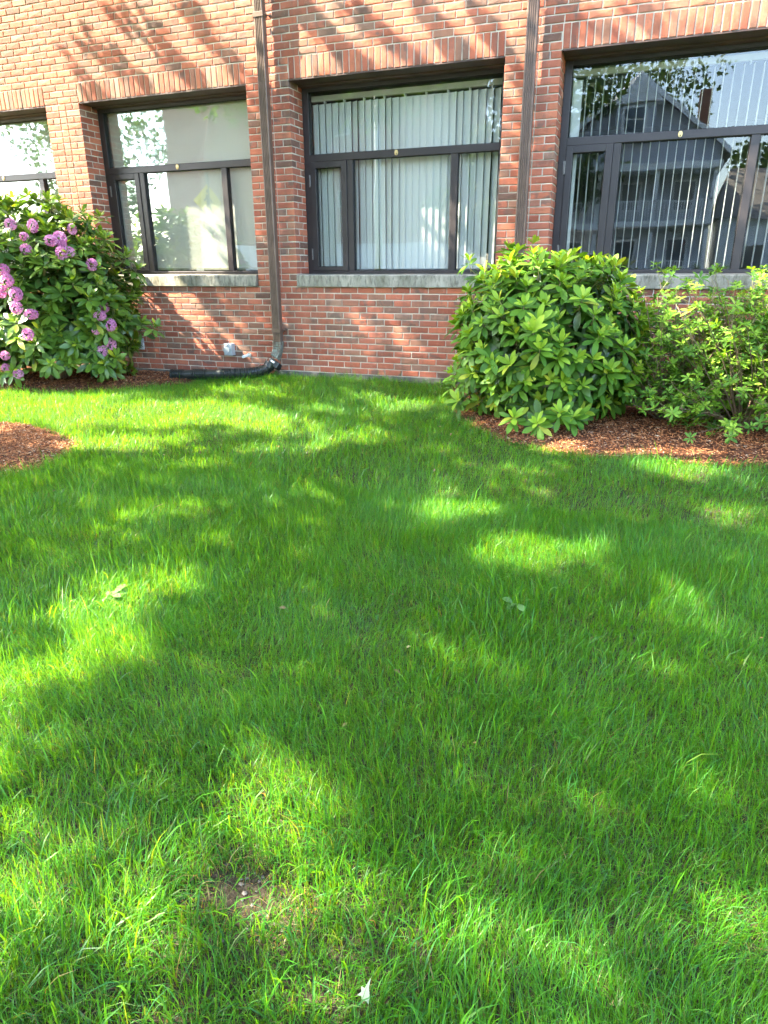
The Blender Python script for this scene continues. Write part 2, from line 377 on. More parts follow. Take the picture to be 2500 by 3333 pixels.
def bed_z(x, y, poly):
    d = poly_dist(x, y, poly)
    return gz(x, y) + 0.008 + 0.035 * sstep(0, 0.25, d) + 0.02 * (vnoise(x, y, 6, 8) - 0.5)
def make_bed(poly, label, chips_label, dens):
    P = np.array(poly); x0, y0 = P.min(0); x1, y1 = P.max(0)
    s = 0.06; xs = np.arange(x0 - s, x1 + 2 * s, s); ys = np.arange(y0 - s, y1 + 2 * s, s)
    X, Y = np.meshgrid(xs, ys, indexing='ij'); xx = X.ravel(); yy = np.minimum(Y.ravel(), -0.0)
    keep = in_poly(xx, yy, poly) | (poly_dist(xx, yy, poly) < 0.04)
    z = np.where(in_poly(xx, yy, poly), bed_z(xx, yy, poly), gz(xx, yy) - 0.01)
    ny = len(ys); ii, jj = np.meshgrid(np.arange(len(xs) - 1), np.arange(ny - 1), indexing='ij'); a = (ii * ny + jj).ravel()
    q = np.stack([a, a + ny, a + ny + 1, a + 1], 1); q = q[keep[q].all(1)]
    T = np.concatenate([q[:, [0, 1, 2]], q[:, [0, 2, 3]]])
    bed = obj_np('mulch_bed', np.stack([xx, yy, z], 1), T, M['mulch'], smooth=True)
    tag(bed, label, 'mulch bed', kind='structure')
    # loose wood chips: little six-sided slivers
    area = (x1 - x0) * (y1 - y0); n = int(area * dens)
    cx = rng.uniform(x0, x1, n); cy = rng.uniform(y0 - 0.03, y1 - 0.02, n)
    pr = project(np.stack([cx, cy, gz(cx, cy)], 1))
    vis = (pr[:, 0] > -250) & (pr[:, 0] < 1900)
    k = (in_poly(cx, cy, poly) | (poly_dist(cx, cy, poly) < rng.uniform(0, 0.07, n) * (rng.random(n) < 0.5))) & vis & (cy < -0.01)
    cx = cx[k]; cy = cy[k]; n = len(cx)
    L = rng.uniform(0.008, 0.028, n) * rng.choice([.7, 1, 1, 1.9], n); Wc = rng.uniform(0.0015, 0.0045, n); H = rng.uniform(0.0015, 0.0035, n)
    an = rng.uniform(0, 2 * math.pi, n); tilt = rng.normal(0, 0.28, n)
    ux = np.stack([np.cos(an) * np.cos(tilt), np.sin(an) * np.cos(tilt), np.sin(tilt)], 1)
    uy = np.stack([-np.sin(an), np.cos(an), rng.normal(0, 0.3, n)], 1); uz = np.cross(ux, uy)
    zc = np.where(in_poly(cx, cy, poly), bed_z(cx, cy, poly), gz(cx, cy)) + rng.uniform(0.0, 0.012, n)
    C = np.stack([cx, cy, zc], 1)[:, None, :]
    sh = np.array([(-.5, -.3, 0), (-.2, -.5, .3), (.4, -.4, 0), (.5, .2, .2), (.1, .5, 0), (-.45, .35, .2), (0.05, 0, 1)])
    V = C + sh[None, :, 0, None] * (L[:, None, None] * ux[:, None]) + sh[None, :, 1, None] * (Wc[:, None, None] * 2 * uy[:, None]) + sh[None, :, 2, None] * (H[:, None, None] * 2 * uz[:, None])
    f = np.array([(0, 1, 6), (1, 2, 6), (2, 3, 6), (3, 4, 6), (4, 5, 6), (5, 0, 6)])
    T = (f[None] + (np.arange(n) * 7)[:, None, None]).reshape(-1, 3)
    tag(obj_np('wood_chips', V.reshape(-1, 3), T, M['chips'], rnd=np.repeat(rng.random(n), 7)), chips_label, 'wood chips', kind='stuff')
make_bed(BED_R, 'red-brown mulch bed curving under the two green shrubs by the wall', 'loose red-brown wood chips under the green shrubs at the right', 3000)
make_bed(BED_L, 'brown mulch bed under the pink flowering bush by the wall', 'loose brown wood chips under the pink flowering bush', 1700)
make_bed(BED_T, 'round mulch ring jutting into the lawn at the picture edge', 'loose wood chips on the ring in the lawn', 5500)

# ------------------------------------------------------------------ the brick building
C = 0.0677; W = 2.2408; PR = 0.5186; PER = W + PR; FR = 0.29; LINT = 44 * C
SILL0, SILL1 = 14 * C, 16 * C
bld = empty('brick_building', (0, 0, 0))
tag(bld, 'red brick building with wide dark framed ground floor windows and concrete sills', 'building')
XL, XR, ZT = -9.2, 9.0, 6.05
WX = [i * PER for i in (-3, -2, -1, 0, 1, 2)]      # left edge of each opening
mb = MB()
mb.box(XL, XR, 0.007, FR, -0.35, SILL0)
edges = [XL] + [e for x in WX for e in (x - 0.007, x + W + 0.007)] + [XR]
for k in range(0, len(edges), 2): mb.box(edges[k], edges[k + 1], 0.007, FR, SILL0, LINT)
mb.box(XL, XR, 0.007, FR, LINT, ZT)
wall = mb.build('wall', M['mortar'], bld)
wall["label"] = 'mortar joints of the red brick wall'
mb = MB(); mb.box(-0.36, XR, -0.012, FR, -0.6, 0.0 - 0.004).box(XL, -0.36, -0.012, FR, -0.6, -C - 0.004)
fo = mb.build('foundation', M['footing'], bld)

# --- every brick as (x centre, front y, z centre, width, height, depth, rotation about z, kind)
bricks = []
J = 0.0105
def course(k): return k * C
def put(x0, x1, k, depth=0.092, kind='brick', y=0.0, rot=0.0, zc=None, h=None):
    bricks.append([(x0 + x1) / 2, y, (course(k) + C / 2) if zc is None else zc, x1 - x0 - J, (C - J) if h is None else h, depth, rot, kind])
MOD = 0.2032
def run(xa, xb, k, phase):
    x = math.floor((xa - phase) / MOD) * MOD + phase
    while x < xb - 1e-6:
        a_, b_ = max(x, xa), min(x + MOD, xb)
        if b_ - a_ > 0.045: put(a_, b_, k)
        x += MOD
for k in range(-1, 14):
    if k == -1: run(XL, -0.36, k, 0.05); continue
    run(XL, XR, k, 0.03 + (0.5 * MOD if k % 2 else 0.0) + 0.012 * math.sin(k * 2.3))
for k in range(14, 44):
    for pi_ in range(len(WX) + 1):
        xa = XL if pi_ == 0 else WX[pi_ - 1] + W
        xb = XR if pi_ == len(WX) else WX[pi_]
        if pi_ in (0, len(WX)): run(xa, xb, k, xa + (MOD / 2 if k % 2 else 0)); continue
        h5 = (xb - xa) / 5
        if k % 2 == 0:
            for p_, q_ in ((0, 2), (2, 3), (3, 5)): put(xa + p_ * h5, xa + q_ * h5, k)
        else:
            for p_ in range(5): put(xa + p_ * h5, xa + (p_ + 1) * h5, k, depth=0.194 if p_ in (0, 4) else 0.092)
for pi_ in range(len(WX) + 1):
    xa = XL if pi_ == 0 else WX[pi_ - 1] + W
    xb = XR if pi_ == len(WX) else WX[pi_]
    for k in range(44, 47): run(xa, xb, k, xa + (MOD / 2 if k % 2 else 0))
for k in range(47, int(ZT / C)): run(XL, XR, k, 0.03 + (0.5 * MOD if k % 2 else 0.0) + 0.01 * math.sin(k * 1.7))
for x in WX:
    ns = 33; w = W / ns
    for i in range(ns):
        put(x + i * w, x + (i + 1) * w, 0, kind='soldier_brick', zc=LINT + 1.5 * C, h=3 * C - J)
# bricks lining the window openings, behind the corner bricks
for x in WX:
    for k in range(16, 44):
        y0 = 0.102 if k % 2 == 0 else 0.204
        for sx in (0, 1):
            L_ = FR - y0
            xx = x + sx * W
            bricks.append([xx, y0 + L_ / 2, course(k) + C / 2, L_ - 0.004, C - J, 0.09, math.pi / 2 if sx == 0 else -math.pi / 2, 'brick'])
def brick_shape(w, h, d, r):
    e = 0.0035; c = 0.0045
    def j(): return r.uniform(-0.0016, 0.0016)
    V = []
    for (sx, sz) in ((-1, -1), (1, -1), (1, 1), (-1, 1)): V.append((sx * w / 2, d, sz * h / 2))
    for (sx, sz) in ((-1, -1), (1, -1), (1, 1), (-1, 1)): V.append((sx * w / 2 + j(), e, sz * h / 2 + j()))
    for (sx, sz) in ((-1, -1), (1, -1), (1, 1), (-1, 1)): V.append((sx * (w / 2 - c) + j(), j() * 0.6, sz * (h / 2 - c) + j()))
    V.append((r.uniform(-.2, .2) * w, r.uniform(-0.0022, 0.0008), r.uniform(-.2, .2) * h))
    Tt = []
    for i in range(4):
        n_ = (i + 1) % 4
        for (A, B) in ((0, 4), (4, 8)):
            Tt += [(A + i, A + n_, B + n_), (A + i, B + n_, B + i)]
        Tt.append((8 + i, 8 + n_, 12))
    return np.array(V), np.array(Tt)
rb = random.Random(3)
SH = {}
for kind, dims in (('stretcher', (MOD - J, C - J, 0.092)), ('header', (PR / 5 - J, C - J, 0.194)), ('soldier', (W / 33 - J, 3 * C - J, 0.092))):
    SH[kind] = [(dims, *brick_shape(*dims, rb)) for _ in range(5)]
def kind_of(b):
    if b[7] == 'soldier_brick': return 'soldier'
    return 'stretcher' if b[3] > 0.14 else 'header'
Bc = np.array([[b[0], b[1], b[2]] for b in bricks])
pr = project(Bc); area = []
for b, p in zip(bricks, pr):
    inside = -20 < p[0] < 1680 and -20 < p[1] < 2212 and p[2] > 0
    facing = 1.0 if abs(b[6]) < 0.1 else (0.33 if b[6] > 0 else 0)
    hid = (985 < p[0] < 1380 and p[1] > 560) or (p[0] > 1380 and p[1] > 640) or (p[0] < 255 and p[1] > 480)
    area.append((b[3] * b[4] * facing / p[2] ** 2) if inside and not hid else 0.0)
area = np.array(area)
is_s = np.array([b[7] == 'soldier_brick' for b in bricks])
single = set(np.argsort(-np.where(is_s, 0, area))[:300].tolist()) | set(np.where(is_s & (area > 0))[0].tolist())
shared = {}
def brick_mesh(kind, v):
    key = (kind, v)
    if key not in shared:
        dims, V, T_ = SH[kind][v]; shared[key] = mesh_np('brick', V, T_, M['brick'])
    return shared[key]
SV = []; ST = []; SR = []; nv = 0
for i, b in enumerate(bricks):
    kd = kind_of(b); v = rb.randrange(5); dims, V, T_ = SH[kd][v]
    sc = (b[3] / dims[0], b[5] / dims[2] if abs(b[6]) < .1 else 1.0, b[4] / dims[1])
    y = b[1] + rb.uniform(-0.0018, 0.0018) if abs(b[6]) < .1 else b[1]
    x = b[0] if abs(b[6]) < .1 else b[0] + (0.0 + rb.uniform(-.0015, .0015))
    z = b[2] + rb.uniform(-0.0014, 0.0014); tl = rb.gauss(0, 0.006)
    mat_ = Matrix.Translation((x, y, z)) @ Matrix.Rotation(b[6], 4, 'Z') @ Matrix.Rotation(tl, 4, 'Y') @ Matrix.Diagonal((*sc, 1))
    if i in single:
        o = bpy.data.objects.new(b[7], brick_mesh(kd, v)); link(o, wall); o.matrix_local = mat_
    else:
        m4 = np.array(mat_); SV.append(V @ m4[:3, :3].T + m4[:3, 3]); ST.append(T_ + nv); SR.append(np.full(len(V), rb.random())); nv += len(V)
o = obj_np('distant_bricks', np.concatenate(SV), np.concatenate(ST), M['brick'], wall, rnd=np.concatenate(SR)); o["kind"] = 'stuff'
o["label"] = 'the remaining bricks of the wall'

# room behind the windows, floor, roof
mb = MB(); mb.box(XL + .02, XR - .02, 4.6, 4.75, 0.2, 3.35).box(XL + .02, XR - .02, 0.375, 4.6, 0.2, 0.30).box(XL + .02, XR - .02, 0.375, 4.6, 3.05, 3.2)
mb.box(XL + .02, XL + .15, 0.375, 4.6, 0.3, 3.05).box(XR - .15, XR - .02, 0.375, 4.6, 0.3, 3.05)
for k in range(0, len(edges), 2): mb.box(edges[k] + 0.002, edges[k + 1] - 0.002, FR + 0.002, 0.372, 0.3, 3.05)
mb.box(XL, XR, FR + .002, .372, 0.31, SILL1 - 0.002)
mb.box(XL, XR, FR + .002, .372, LINT + .003, 3.05)
mb.build('room', M['room'], bld)
mb = MB(); mb.box(XL - .15, XR + .15, -0.25, 9.2, ZT, ZT + 0.22); mb.build('roof', M['soffit'], bld)
mb = MB(); mb.box(XL, XL + .25, FR + .01, 9, -0.4, ZT - .01).box(XR - .25, XR, FR + .01, 9, -0.4, ZT - .01).box(XL, XR, 9.0, 9.2, -0.4, ZT - .01)
mb.build('rear_wall', M['brick'], bld)

YG = 0.325
for wi, x in enumerate(WX):
    wn = {0: 'window', 1: 'window'}.get(wi, 'window')
    fb = MB()      # outer frame
    fb.box(x, x + 0.068, FR, 0.37, SILL1, 2.965).box(x + W - 0.066, x + W, FR, 0.37, SILL1, 2.965)
    fb.box(x + 0.068, x + W - 0.066, FR, 0.37, 2.918, 2.965).box(x + 0.068, x + W - 0.066, FR, 0.37, SILL1, 1.116)
    win = fb.build('window', M['frame'], bld, bevel=0.003)
    MB().box(x + 0.068, x + W - 0.066, FR - 0.004, 0.37, 2.246, 2.314).build('transom', M['frame'], win, bevel=0.003)
    MB().box(x + 0.505, x + 0.573, FR + 0.001, 0.37, 1.116, 2.246).build('mullion', M['frame'], win, bevel=0.003)
    MB().box(x + 1.673, x + 1.745, FR + 0.001, 0.37, 1.116, 2.246).build('mullion', M['frame'], win, bevel=0.003)
    s = MB()
    s.box(x + 0.069, x + 0.132, FR - 0.010, 0.35, 1.118, 2.244).box(x + 0.437, x + 0.503, FR - 0.010, 0.35, 1.118, 2.244)
    s.box(x + 0.132, x + 0.437, FR - 0.010, 0.35, 2.181, 2.244).box(x + 0.132, x + 0.437, FR - 0.010, 0.35, 1.118, 1.160)
    s.build('casement_sash', M['frame'], win, bevel=0.003)
    for (a_, b_, c_, d_) in ((0.068, W - 0.066, 2.314, 2.918), (0.132, 0.437, 1.160, 2.181), (0.573, 1.673, 1.116, 2.246), (1.745, W - 0.066, 1.116, 2.246)):
        MB().box(x + a_ - .004, x + b_ + .004, YG, YG + 0.005, c_ - .004, d_ + .004).build('pane', M['glass'], win)
        g = MB(); t_ = 0.006
        g.box(x + a_, x + a_ + t_, FR + .012, YG - .001, c_, d_).box(x + b_ - t_, x + b_, FR + .012, YG - .001, c_, d_)
        g.box(x + a_ + t_, x + b_ - t_, FR + .012, YG - .001, c_, c_ + t_).box(x + a_ + t_, x + b_ - t_, FR + .012, YG - .001, d_ - t_, d_)
        g.build('glazing_gasket', M['black'], win)
    for z0 in (1.996, 1.236):
        h = MB(); h.box(x + 0.052, x + 0.066, FR - 0.016, FR - .0005, z0, z0 + 0.12); h.tube([(x + 0.0665, FR - 0.018, z0 + 0.004), (x + 0.0665, FR - 0.018, z0 + 0.116)], 0.006, 8)
        h.build('hinge', M['steel'], win)
    lk = MB(); lk.tube([(x + 1.08, FR - 0.0045, 2.284), (x + 1.08, FR - 0.013, 2.284)], 0.020, 14)
    for p_ in range(len(lk.v)): lk.v[p_] = (lk.v[p_][0], lk.v[p_][1], 2.284 + (lk.v[p_][2] - 2.284) * 1.35)
    lk = lk.build('lock_plate', M['brass'], win, bevel=0.002)
    MB().box(x + 1.076, x + 1.084, FR - 0.0145, FR - 0.0125, 2.264, 2.280).build('keyhole', M['black'], win)
    # lintel and painted header boards
    l = MB(); l.box(x + 0.002, x + W - 0.002, 0.004, 0.20, LINT - 0.011, LINT + 0.004).box(x + 0.001, x + W - 0.001, 0.20, FR - 0.001, 2.951, LINT + 0.003)
    l.build('lintel', M['soffit'], win, bevel=0.002)
    sl = MB()
    nx = 40
    V = []; F = []
    for i in range(nx + 1):
        xx = x + 0.004 + (W - 0.008) * i / nx
        e = [rb.uniform(-.0025, .0025) for _ in range(6)]
        V += [(xx, FR - .002, SILL0 + 0.003), (xx, -0.032 + e[0], SILL0 + 0.003 + e[3] * .6), (xx, -0.034 + e[1], SILL1 - 0.020 + e[2]), (xx, -0.024 + e[4], SILL1 - 0.009 + e[5] * .6), (xx, FR + 0.0, SILL1 - 0.0005)]
    for i in range(nx):
        for q in range(5):
            q2 = (q + 1) % 5; F.append((i * 5 + q, i * 5 + q2, (i + 1) * 5 + q2, (i + 1) * 5 + q))
    F.append((0, 4, 3, 2, 1)); F.append(tuple(nx * 5 + q for q in range(5)))
    sl.add(V, F).build('window_sill', M['concrete'], win)

# ------------------------------------------------------------------ blinds and shades (each hangs on its own)
def roller_shade(wi, label):
    x = WX[wi]; t = empty('roller_shade', (x + W / 2, 0.395, 1.2)); tag(t, label, 'roller shade', 'pale roller shades behind the windows')
    V = []; F = []; n = 24
    for (y, s) in ((0.0, 1), (0.003, -1)):
        for i in range(n + 1):
            u = -W / 2 + 0.06 + (W - 0.12) * i / n
            w_ = 0.006 * math.sin(i * 1.1) * 0.6
            V += [(u, y + w_, -0.045), (u, y + w_ * .3, 1.74)]
    m_ = 2 * (n + 1)
    for i in range(n):
        F += [(2 * i, 2 * i + 2, 2 * i + 3, 2 * i + 1), (m_ + 2 * i, m_ + 2 * i + 1, m_ + 2 * i + 3, m_ + 2 * i + 2)]
    MB().add(V, F).build('cloth', M['shade'], t)
    MB().tube([(-W / 2 + .05, 0.03, 1.755), (W / 2 - .05, 0.03, 1.755)], 0.022, 12).build('roller', M['headrail'], t, smooth=True)
    MB().box(-W / 2 + 0.06, W / 2 - 0.06, -0.006, 0.009, -0.068, -0.045).build('bottom_bar', M['headrail'], t)
    MB().box(0.02, 0.13, -0.010, -0.0065, -0.10, -0.046).build('pull_tab', M['pvc'], t)
roller_shade(0, 'cream roller shade in the window beyond the picture edge')
roller_shade(1, 'cream roller shade in the far window above the pink flowering bush')
roller_shade(2, 'cream roller shade filling the window left of the bent downspout')
def slat(t, u, ang, w_, h0, h1, r_):
    V = []; F = []
    n = 4; ca, sa = math.cos(ang), math.sin(ang)
    sw = r_.uniform(-0.004, 0.004)
    for zi, z in enumerate((h0, h1)):
        for side in (0.0, 0.0012):
            for i in range(n + 1):
                s_ = (i / n - 0.5) * w_; bow = 0.006 * (1 - (2 * i / n - 1) ** 2) + side
                V.append((u + s_ * ca - bow * sa + (sw if zi == 0 else 0), s_ * sa + bow * ca, z))
    k = n + 1
    for i in range(n):
        F += [(i, i + 1, 2 * k + i + 1, 2 * k + i), (k + i + 1, k + i, 3 * k + i, 3 * k + i + 1)]
    F += [(0, 2 * k, 3 * k, k), (n, k + n, 3 * k + n, 2 * k + n)]
    MB().add(V, F).build('slat', M['slat'], t, smooth=True)
def vertical_blind(wi, label, angs, us):
    x = WX[wi]; t = empty('vertical_blind', (x, 0.43, 1.1)); tag(t, label, 'vertical blind', 'vertical blinds behind the windows')
    MB().box(0.05, W - 0.05, -0.022, 0.022, 1.745, 1.80).build('headrail', M['headrail'], t, bevel=0.004)
    for i in range(9): MB().box(0.2 + i * 0.23, 0.212 + i * 0.23, -0.024, 0.024, 1.722, 1.7445).build('carrier', M['pvc'], t)
    r_ = random.Random(wi)
    for u, an in zip(us, angs): slat(t, u, an, 0.089, 0.035, 1.722, r_)
# middle: half closed, partly bunched
us = []; an = []
u = 0.085; r_ = random.Random(5)
while u < W - 0.07:
    f_ = u / W
    if f_ < 0.42: a_ = -0.38 + r_.uniform(-.12, .12)
    elif f_ < 0.50: a_ = -0.25 + r_.uniform(-.1, .1)
    elif f_ < 0.68: a_ = -0.02 + r_.uniform(-.04, .04)
    else: a_ = -0.32 + r_.uniform(-.25, .2)
    us.append(u); an.append(a_); u += 0.0775
vertical_blind(3, 'half closed pale vertical blind in the window between the two downspouts', an, us)
us = [0.115]; an = [0.15]; u = 0.20; r_ = random.Random(9)
while u < W - 0.07: us.append(u); an.append(math.radians(90) + r_.uniform(-.05, .03)); u += 0.079
vertical_blind(4, 'open pale vertical blind with slats turned edge-on above the rounded green shrub', an, us)
vertical_blind(5, 'open pale vertical blind in the window beyond the picture edge', an, us)

# ------------------------------------------------------------------ downspouts and hose
def spout_profile():
    p = [(-0.050, 0.006), (-0.044, 0.0)]
    for i in range(4):
        c_ = -0.027 + i * 0.018
        p += [(c_ - 0.006, 0.0), (c_ - 0.0035, 0.006), (c_ + 0.0035, 0.006), (c_ + 0.006, 0.0)]
    p += [(0.044, 0.0), (0.050, 0.006), (0.050, 0.070)]
    p += [(0.044, 0.076), (-0.044, 0.076), (-0.050, 0.070)]
    return p
def sweep(mb, prof, path, tang):
    n = len(prof); V = []; F = []
    for (P, t, s) in path:
        t = np.array(t, float); t /= np.linalg.norm(t); ax = np.array([1.0, 0, 0]); ax = ax - t * (ax @ t); ax /= np.linalg.norm(ax); ay = np.cross(t, ax)
        if tang: ay = -ay if ay[1] < 0 else ay
        for (u, v) in prof: V.append(np.array(P) + s * (ax * u + ay * v))
    for i in range(len(path) - 1):
        for k in range(n): F.append((i * n + k, i * n + (k + 1) % n, (i + 1) * n + (k + 1) % n, (i + 1) * n + k))
    mb.add(V, F)
def downspout(x, yf, label, zbot, straps):
    t = empty('downspout', (x, yf, 0)); tag(t, label, 'downspout', 'brown fluted downspouts on the brick wall')
    m_ = MB(); sweep(m_, spout_profile(), [((0, 0, zbot), (0, 0, 1), 1), ((0, 0, 2.4), (0, 0, 1), 1), ((0, 0, 5.9), (0, 0, 1), 1)], True)
    m_.build('pipe', M['spout'], t)
    for z in straps:
        s = MB(); s.box(-0.056, 0.056, -0.005, -0.0005, z - 0.022, z + 0.022).box(-0.056, -0.051, -0.0005, 0.085, z - 0.022, z + 0.022).box(0.051, 0.056, -0.0005, 0.085, z - 0.022, z + 0.022)
        st = s.build('strap', M['spout'], t, bevel=0.0015)
        b = MB(); b.tube([(0.060, 0.05, z), (0.075, -yf - 0.006, z + 0.004)], 0.007, 8).tube([(0.075, -yf - 0.016, z + 0.004), (0.075, -yf - 0.004, z + 0.004)], 0.016, 6)
        b.build('anchor_bolt', M['spout'], st)
    return t
d1 = downspout(-0.247, -0.125, 'brown fluted downspout ending in the black drain hose', 0.335, (0.47, 3.54))
el = MB(); path = []
for i in range(9):
    f = i / 8; a_ = f * math.radians(42)
    R = 0.17; path.append(((-R * (1 - math.cos(a_)) * .75, -R * (1 - math.cos(a_)) * .8, 0.345 - R * math.sin(a_) * 1.45), (math.sin(a_) * .65, math.sin(a_) * .6, math.cos(a_)), 1.05 if i else 1.08))
sweep(el, spout_profile(), path, True)
el.build('elbow', M['spout_worn'], d1)
for z in (0.352, 0.318, 0.290, 0.262):
    MB().box(-0.052, 0.052, -0.006 if z > .3 else -.010, -0.002, z, z + 0.006).build('crimp', M['spout'], d1)
downspout(2.497, -0.125, 'brown fluted downspout rising behind the rounded green shrub', -0.05, (0.45, 3.54))

hz = empty('drain_hose', (-0.33, -0.2, 0)); tag(hz, 'black corrugated plastic drain hose lying along the foot of the wall', 'drain hose')
hp = [(-0.315, -0.175, 0.105), (-0.345, -0.20, 0.045), (-0.42, -0.24, 0.015), (-0.55, -0.30, -0.005), (-0.75, -0.36, -0.015), (-1.0, -0.42, -0.022), (-1.25, -0.48, -0.03), (-1.46, -0.53, -0.035)]
def catmull(P, n):
    P = [np.array(p) for p in P]; P = [2 * P[0] - P[1]] + P + [2 * P[-1] - P[-2]]; out = []
    for i in range(1, len(P) - 2):
        for k in range(n):
            t = k / n; out.append(0.5 * (2 * P[i] + (P[i + 1] - P[i - 1]) * t + (2 * P[i - 1] - 5 * P[i] + 4 * P[i + 1] - P[i + 2]) * t * t + (3 * P[i] - P[i - 1] - 3 * P[i + 1] + P[i + 2]) * t ** 3))
    out.append(P[-2]); return np.array(out)
cp = catmull(hp, 60); sl_ = np.concatenate([[0], np.cumsum(np.linalg.norm(np.diff(cp, axis=0), axis=1))])
ss = np.arange(0, sl_[-1], 0.004); pts = np.stack([np.interp(ss, sl_, cp[:, i]) for i in range(3)], 1) - np.array([-0.33, -0.2, 0])
def hose_r(s):
    smooth = (0.62 < s < 0.80) or (0.98 < s < 1.08)
    if s < 0.06: return 0.066
    return 0.057 + (0.0 if smooth else (0.0055 if (s % 0.020) < 0.012 else -0.004)) + (0.004 if s > sl_[-1] - .03 else 0)
MB().tube(pts, [hose_r(s) for s in ss], 18, cap=True).build('corrugated_tube', M['hose'], hz, smooth=False)
m_ = MB(); m_.box(-0.062, 0.072, -0.055, 0.075, 0.075, 0.155); ad = m_.build('adaptor', M['hose'], hz, bevel=0.012); ad.rotation_euler = (math.radians(-25), math.radians(28), 0)
MB().box(-0.03, 0.018, -0.070, -0.060, 0.115, 0.135).build('white_sticker', M['pvc'], hz).rotation_euler = (math.radians(-25), math.radians(28), 0)

# ------------------------------------------------------------------ boxes and pipe on the wall
eb = empty('electrical_box', (-0.955, 0, 0.155)); tag(eb, 'grey weatherproof outlet box with round flap beside the drain pipe stub', 'outlet box')
MB().box(-0.052, 0.062, -0.075, -0.002, 0, 0.142).build('box_body', M['grey_box'], eb, bevel=0.005)
m_ = MB(); m_.tube([(-0.008, -0.076, 0.068), (-0.008, -0.090, 0.068)], 0.046, 24); cv = m_.build('round_cover', M['grey_box'], eb, bevel=0.004)
MB().box(-0.026, 0.010, -0.093, -0.0765, 0.108, 0.132).build('hinge', M['grey_box'], cv, bevel=0.003)
MB().box(-0.018, 0.002, -0.096, -0.0765, 0.012, 0.022).build('latch', M['grey_box'], cv, bevel=0.002)
cp_ = empty('cover_plate', (-2.30, 0, 0.175)); tag(cp_, 'grey blank cover plate with peeling paint beside the flowering bush', 'cover plate')
MB().box(-0.062, 0.062, -0.028, -0.002, 0, 0.14).build('plate', M['grey_peel'], cp_, bevel=0.004)
for z in (0.022, 0.118): MB().tube([(0, -0.028, z), (0, -0.032, z)], 0.006, 8).build('screw', M['steel'], cp_)
pp = empty('pipe_stub', (-0.70, 0, 0.165)); tag(pp, 'short white plastic pipe stub sticking out of the brick wall', 'pipe')
n_ = 20; m_ = MB(); V = []; F = []
for (y, r1) in ((0.03, .016), (-0.10, .016), (-0.10, .011), (-0.02, .011)):
    for k in range(n_): a_ = 2 * math.pi * k / n_; V.append((-0.10 * max(0, -y) * 3.2 + r1 * math.cos(a_), y, -0.15 * max(0, -y) + r1 * math.sin(a_)))
for q in range(3):
    for k in range(n_): F.append((q * n_ + k, q * n_ + (k + 1) % n_, (q + 1) * n_ + (k + 1) % n_, (q + 1) * n_ + k))
m_.add(V, F).build('pipe', M['pvc'], pp, smooth=True)
MB().tube([(0.0, -0.012, 0.0), (0.0, 0.02, 0)], 0.030, 10).build('sealant_collar', M['mortar'], pp)
ub = empty('utility_box', (3.62, -0.06, 0.09)); tag(ub, 'pale grey metal box half hidden between the two green shrubs', 'utility box')
MB().box(-0.13, 0.13, -0.06, 0.055, 0, 0.20).build('box_body', M['grey_box'], ub, bevel=0.006)
MB().box(-0.12, 0.12, -0.068, -0.0605, 0.01, 0.19).build('cover', M['grey_box'], ub, bevel=0.003)

# ------------------------------------------------------------------ leaves
def leaf_shape(L, wd, droop, fold, tip=1.0, n=6):
    """blade along +y, upper side +z"""
    V = []; T = []
    for i in range(n + 1):
        t = i / n
        w = wd * (math.sin(math.pi * min(1, t) ** 1.35) ** 0.62) if i not in (0, n) else wd * (0.10 if i == 0 else 0.16)
        y = L * t * (1 - 0.10 * abs(droop) * t); z = -droop * L * t * t
        V += [(-w / 2, y, z + fold * w), (0, y, z), (w / 2, y, z + fold * w)]
    for i in range(n):
        b = i * 3
        for k in (0, 1): T += [(b + k, b + k + 1, b + k + 4), (b + k, b + k + 4, b + k + 3)]
    return np.array(V), np.array(T)
def basis(d, up):
    d = d / np.linalg.norm(d); x = np.cross(d, up); nx = np.linalg.norm(x)
    if nx < 1e-4: x = np.cross(d, [1, 0.1, 0]); nx = np.linalg.norm(x)
    x /= nx; z = np.cross(x, d); return np.stack([x, d, z], 1)
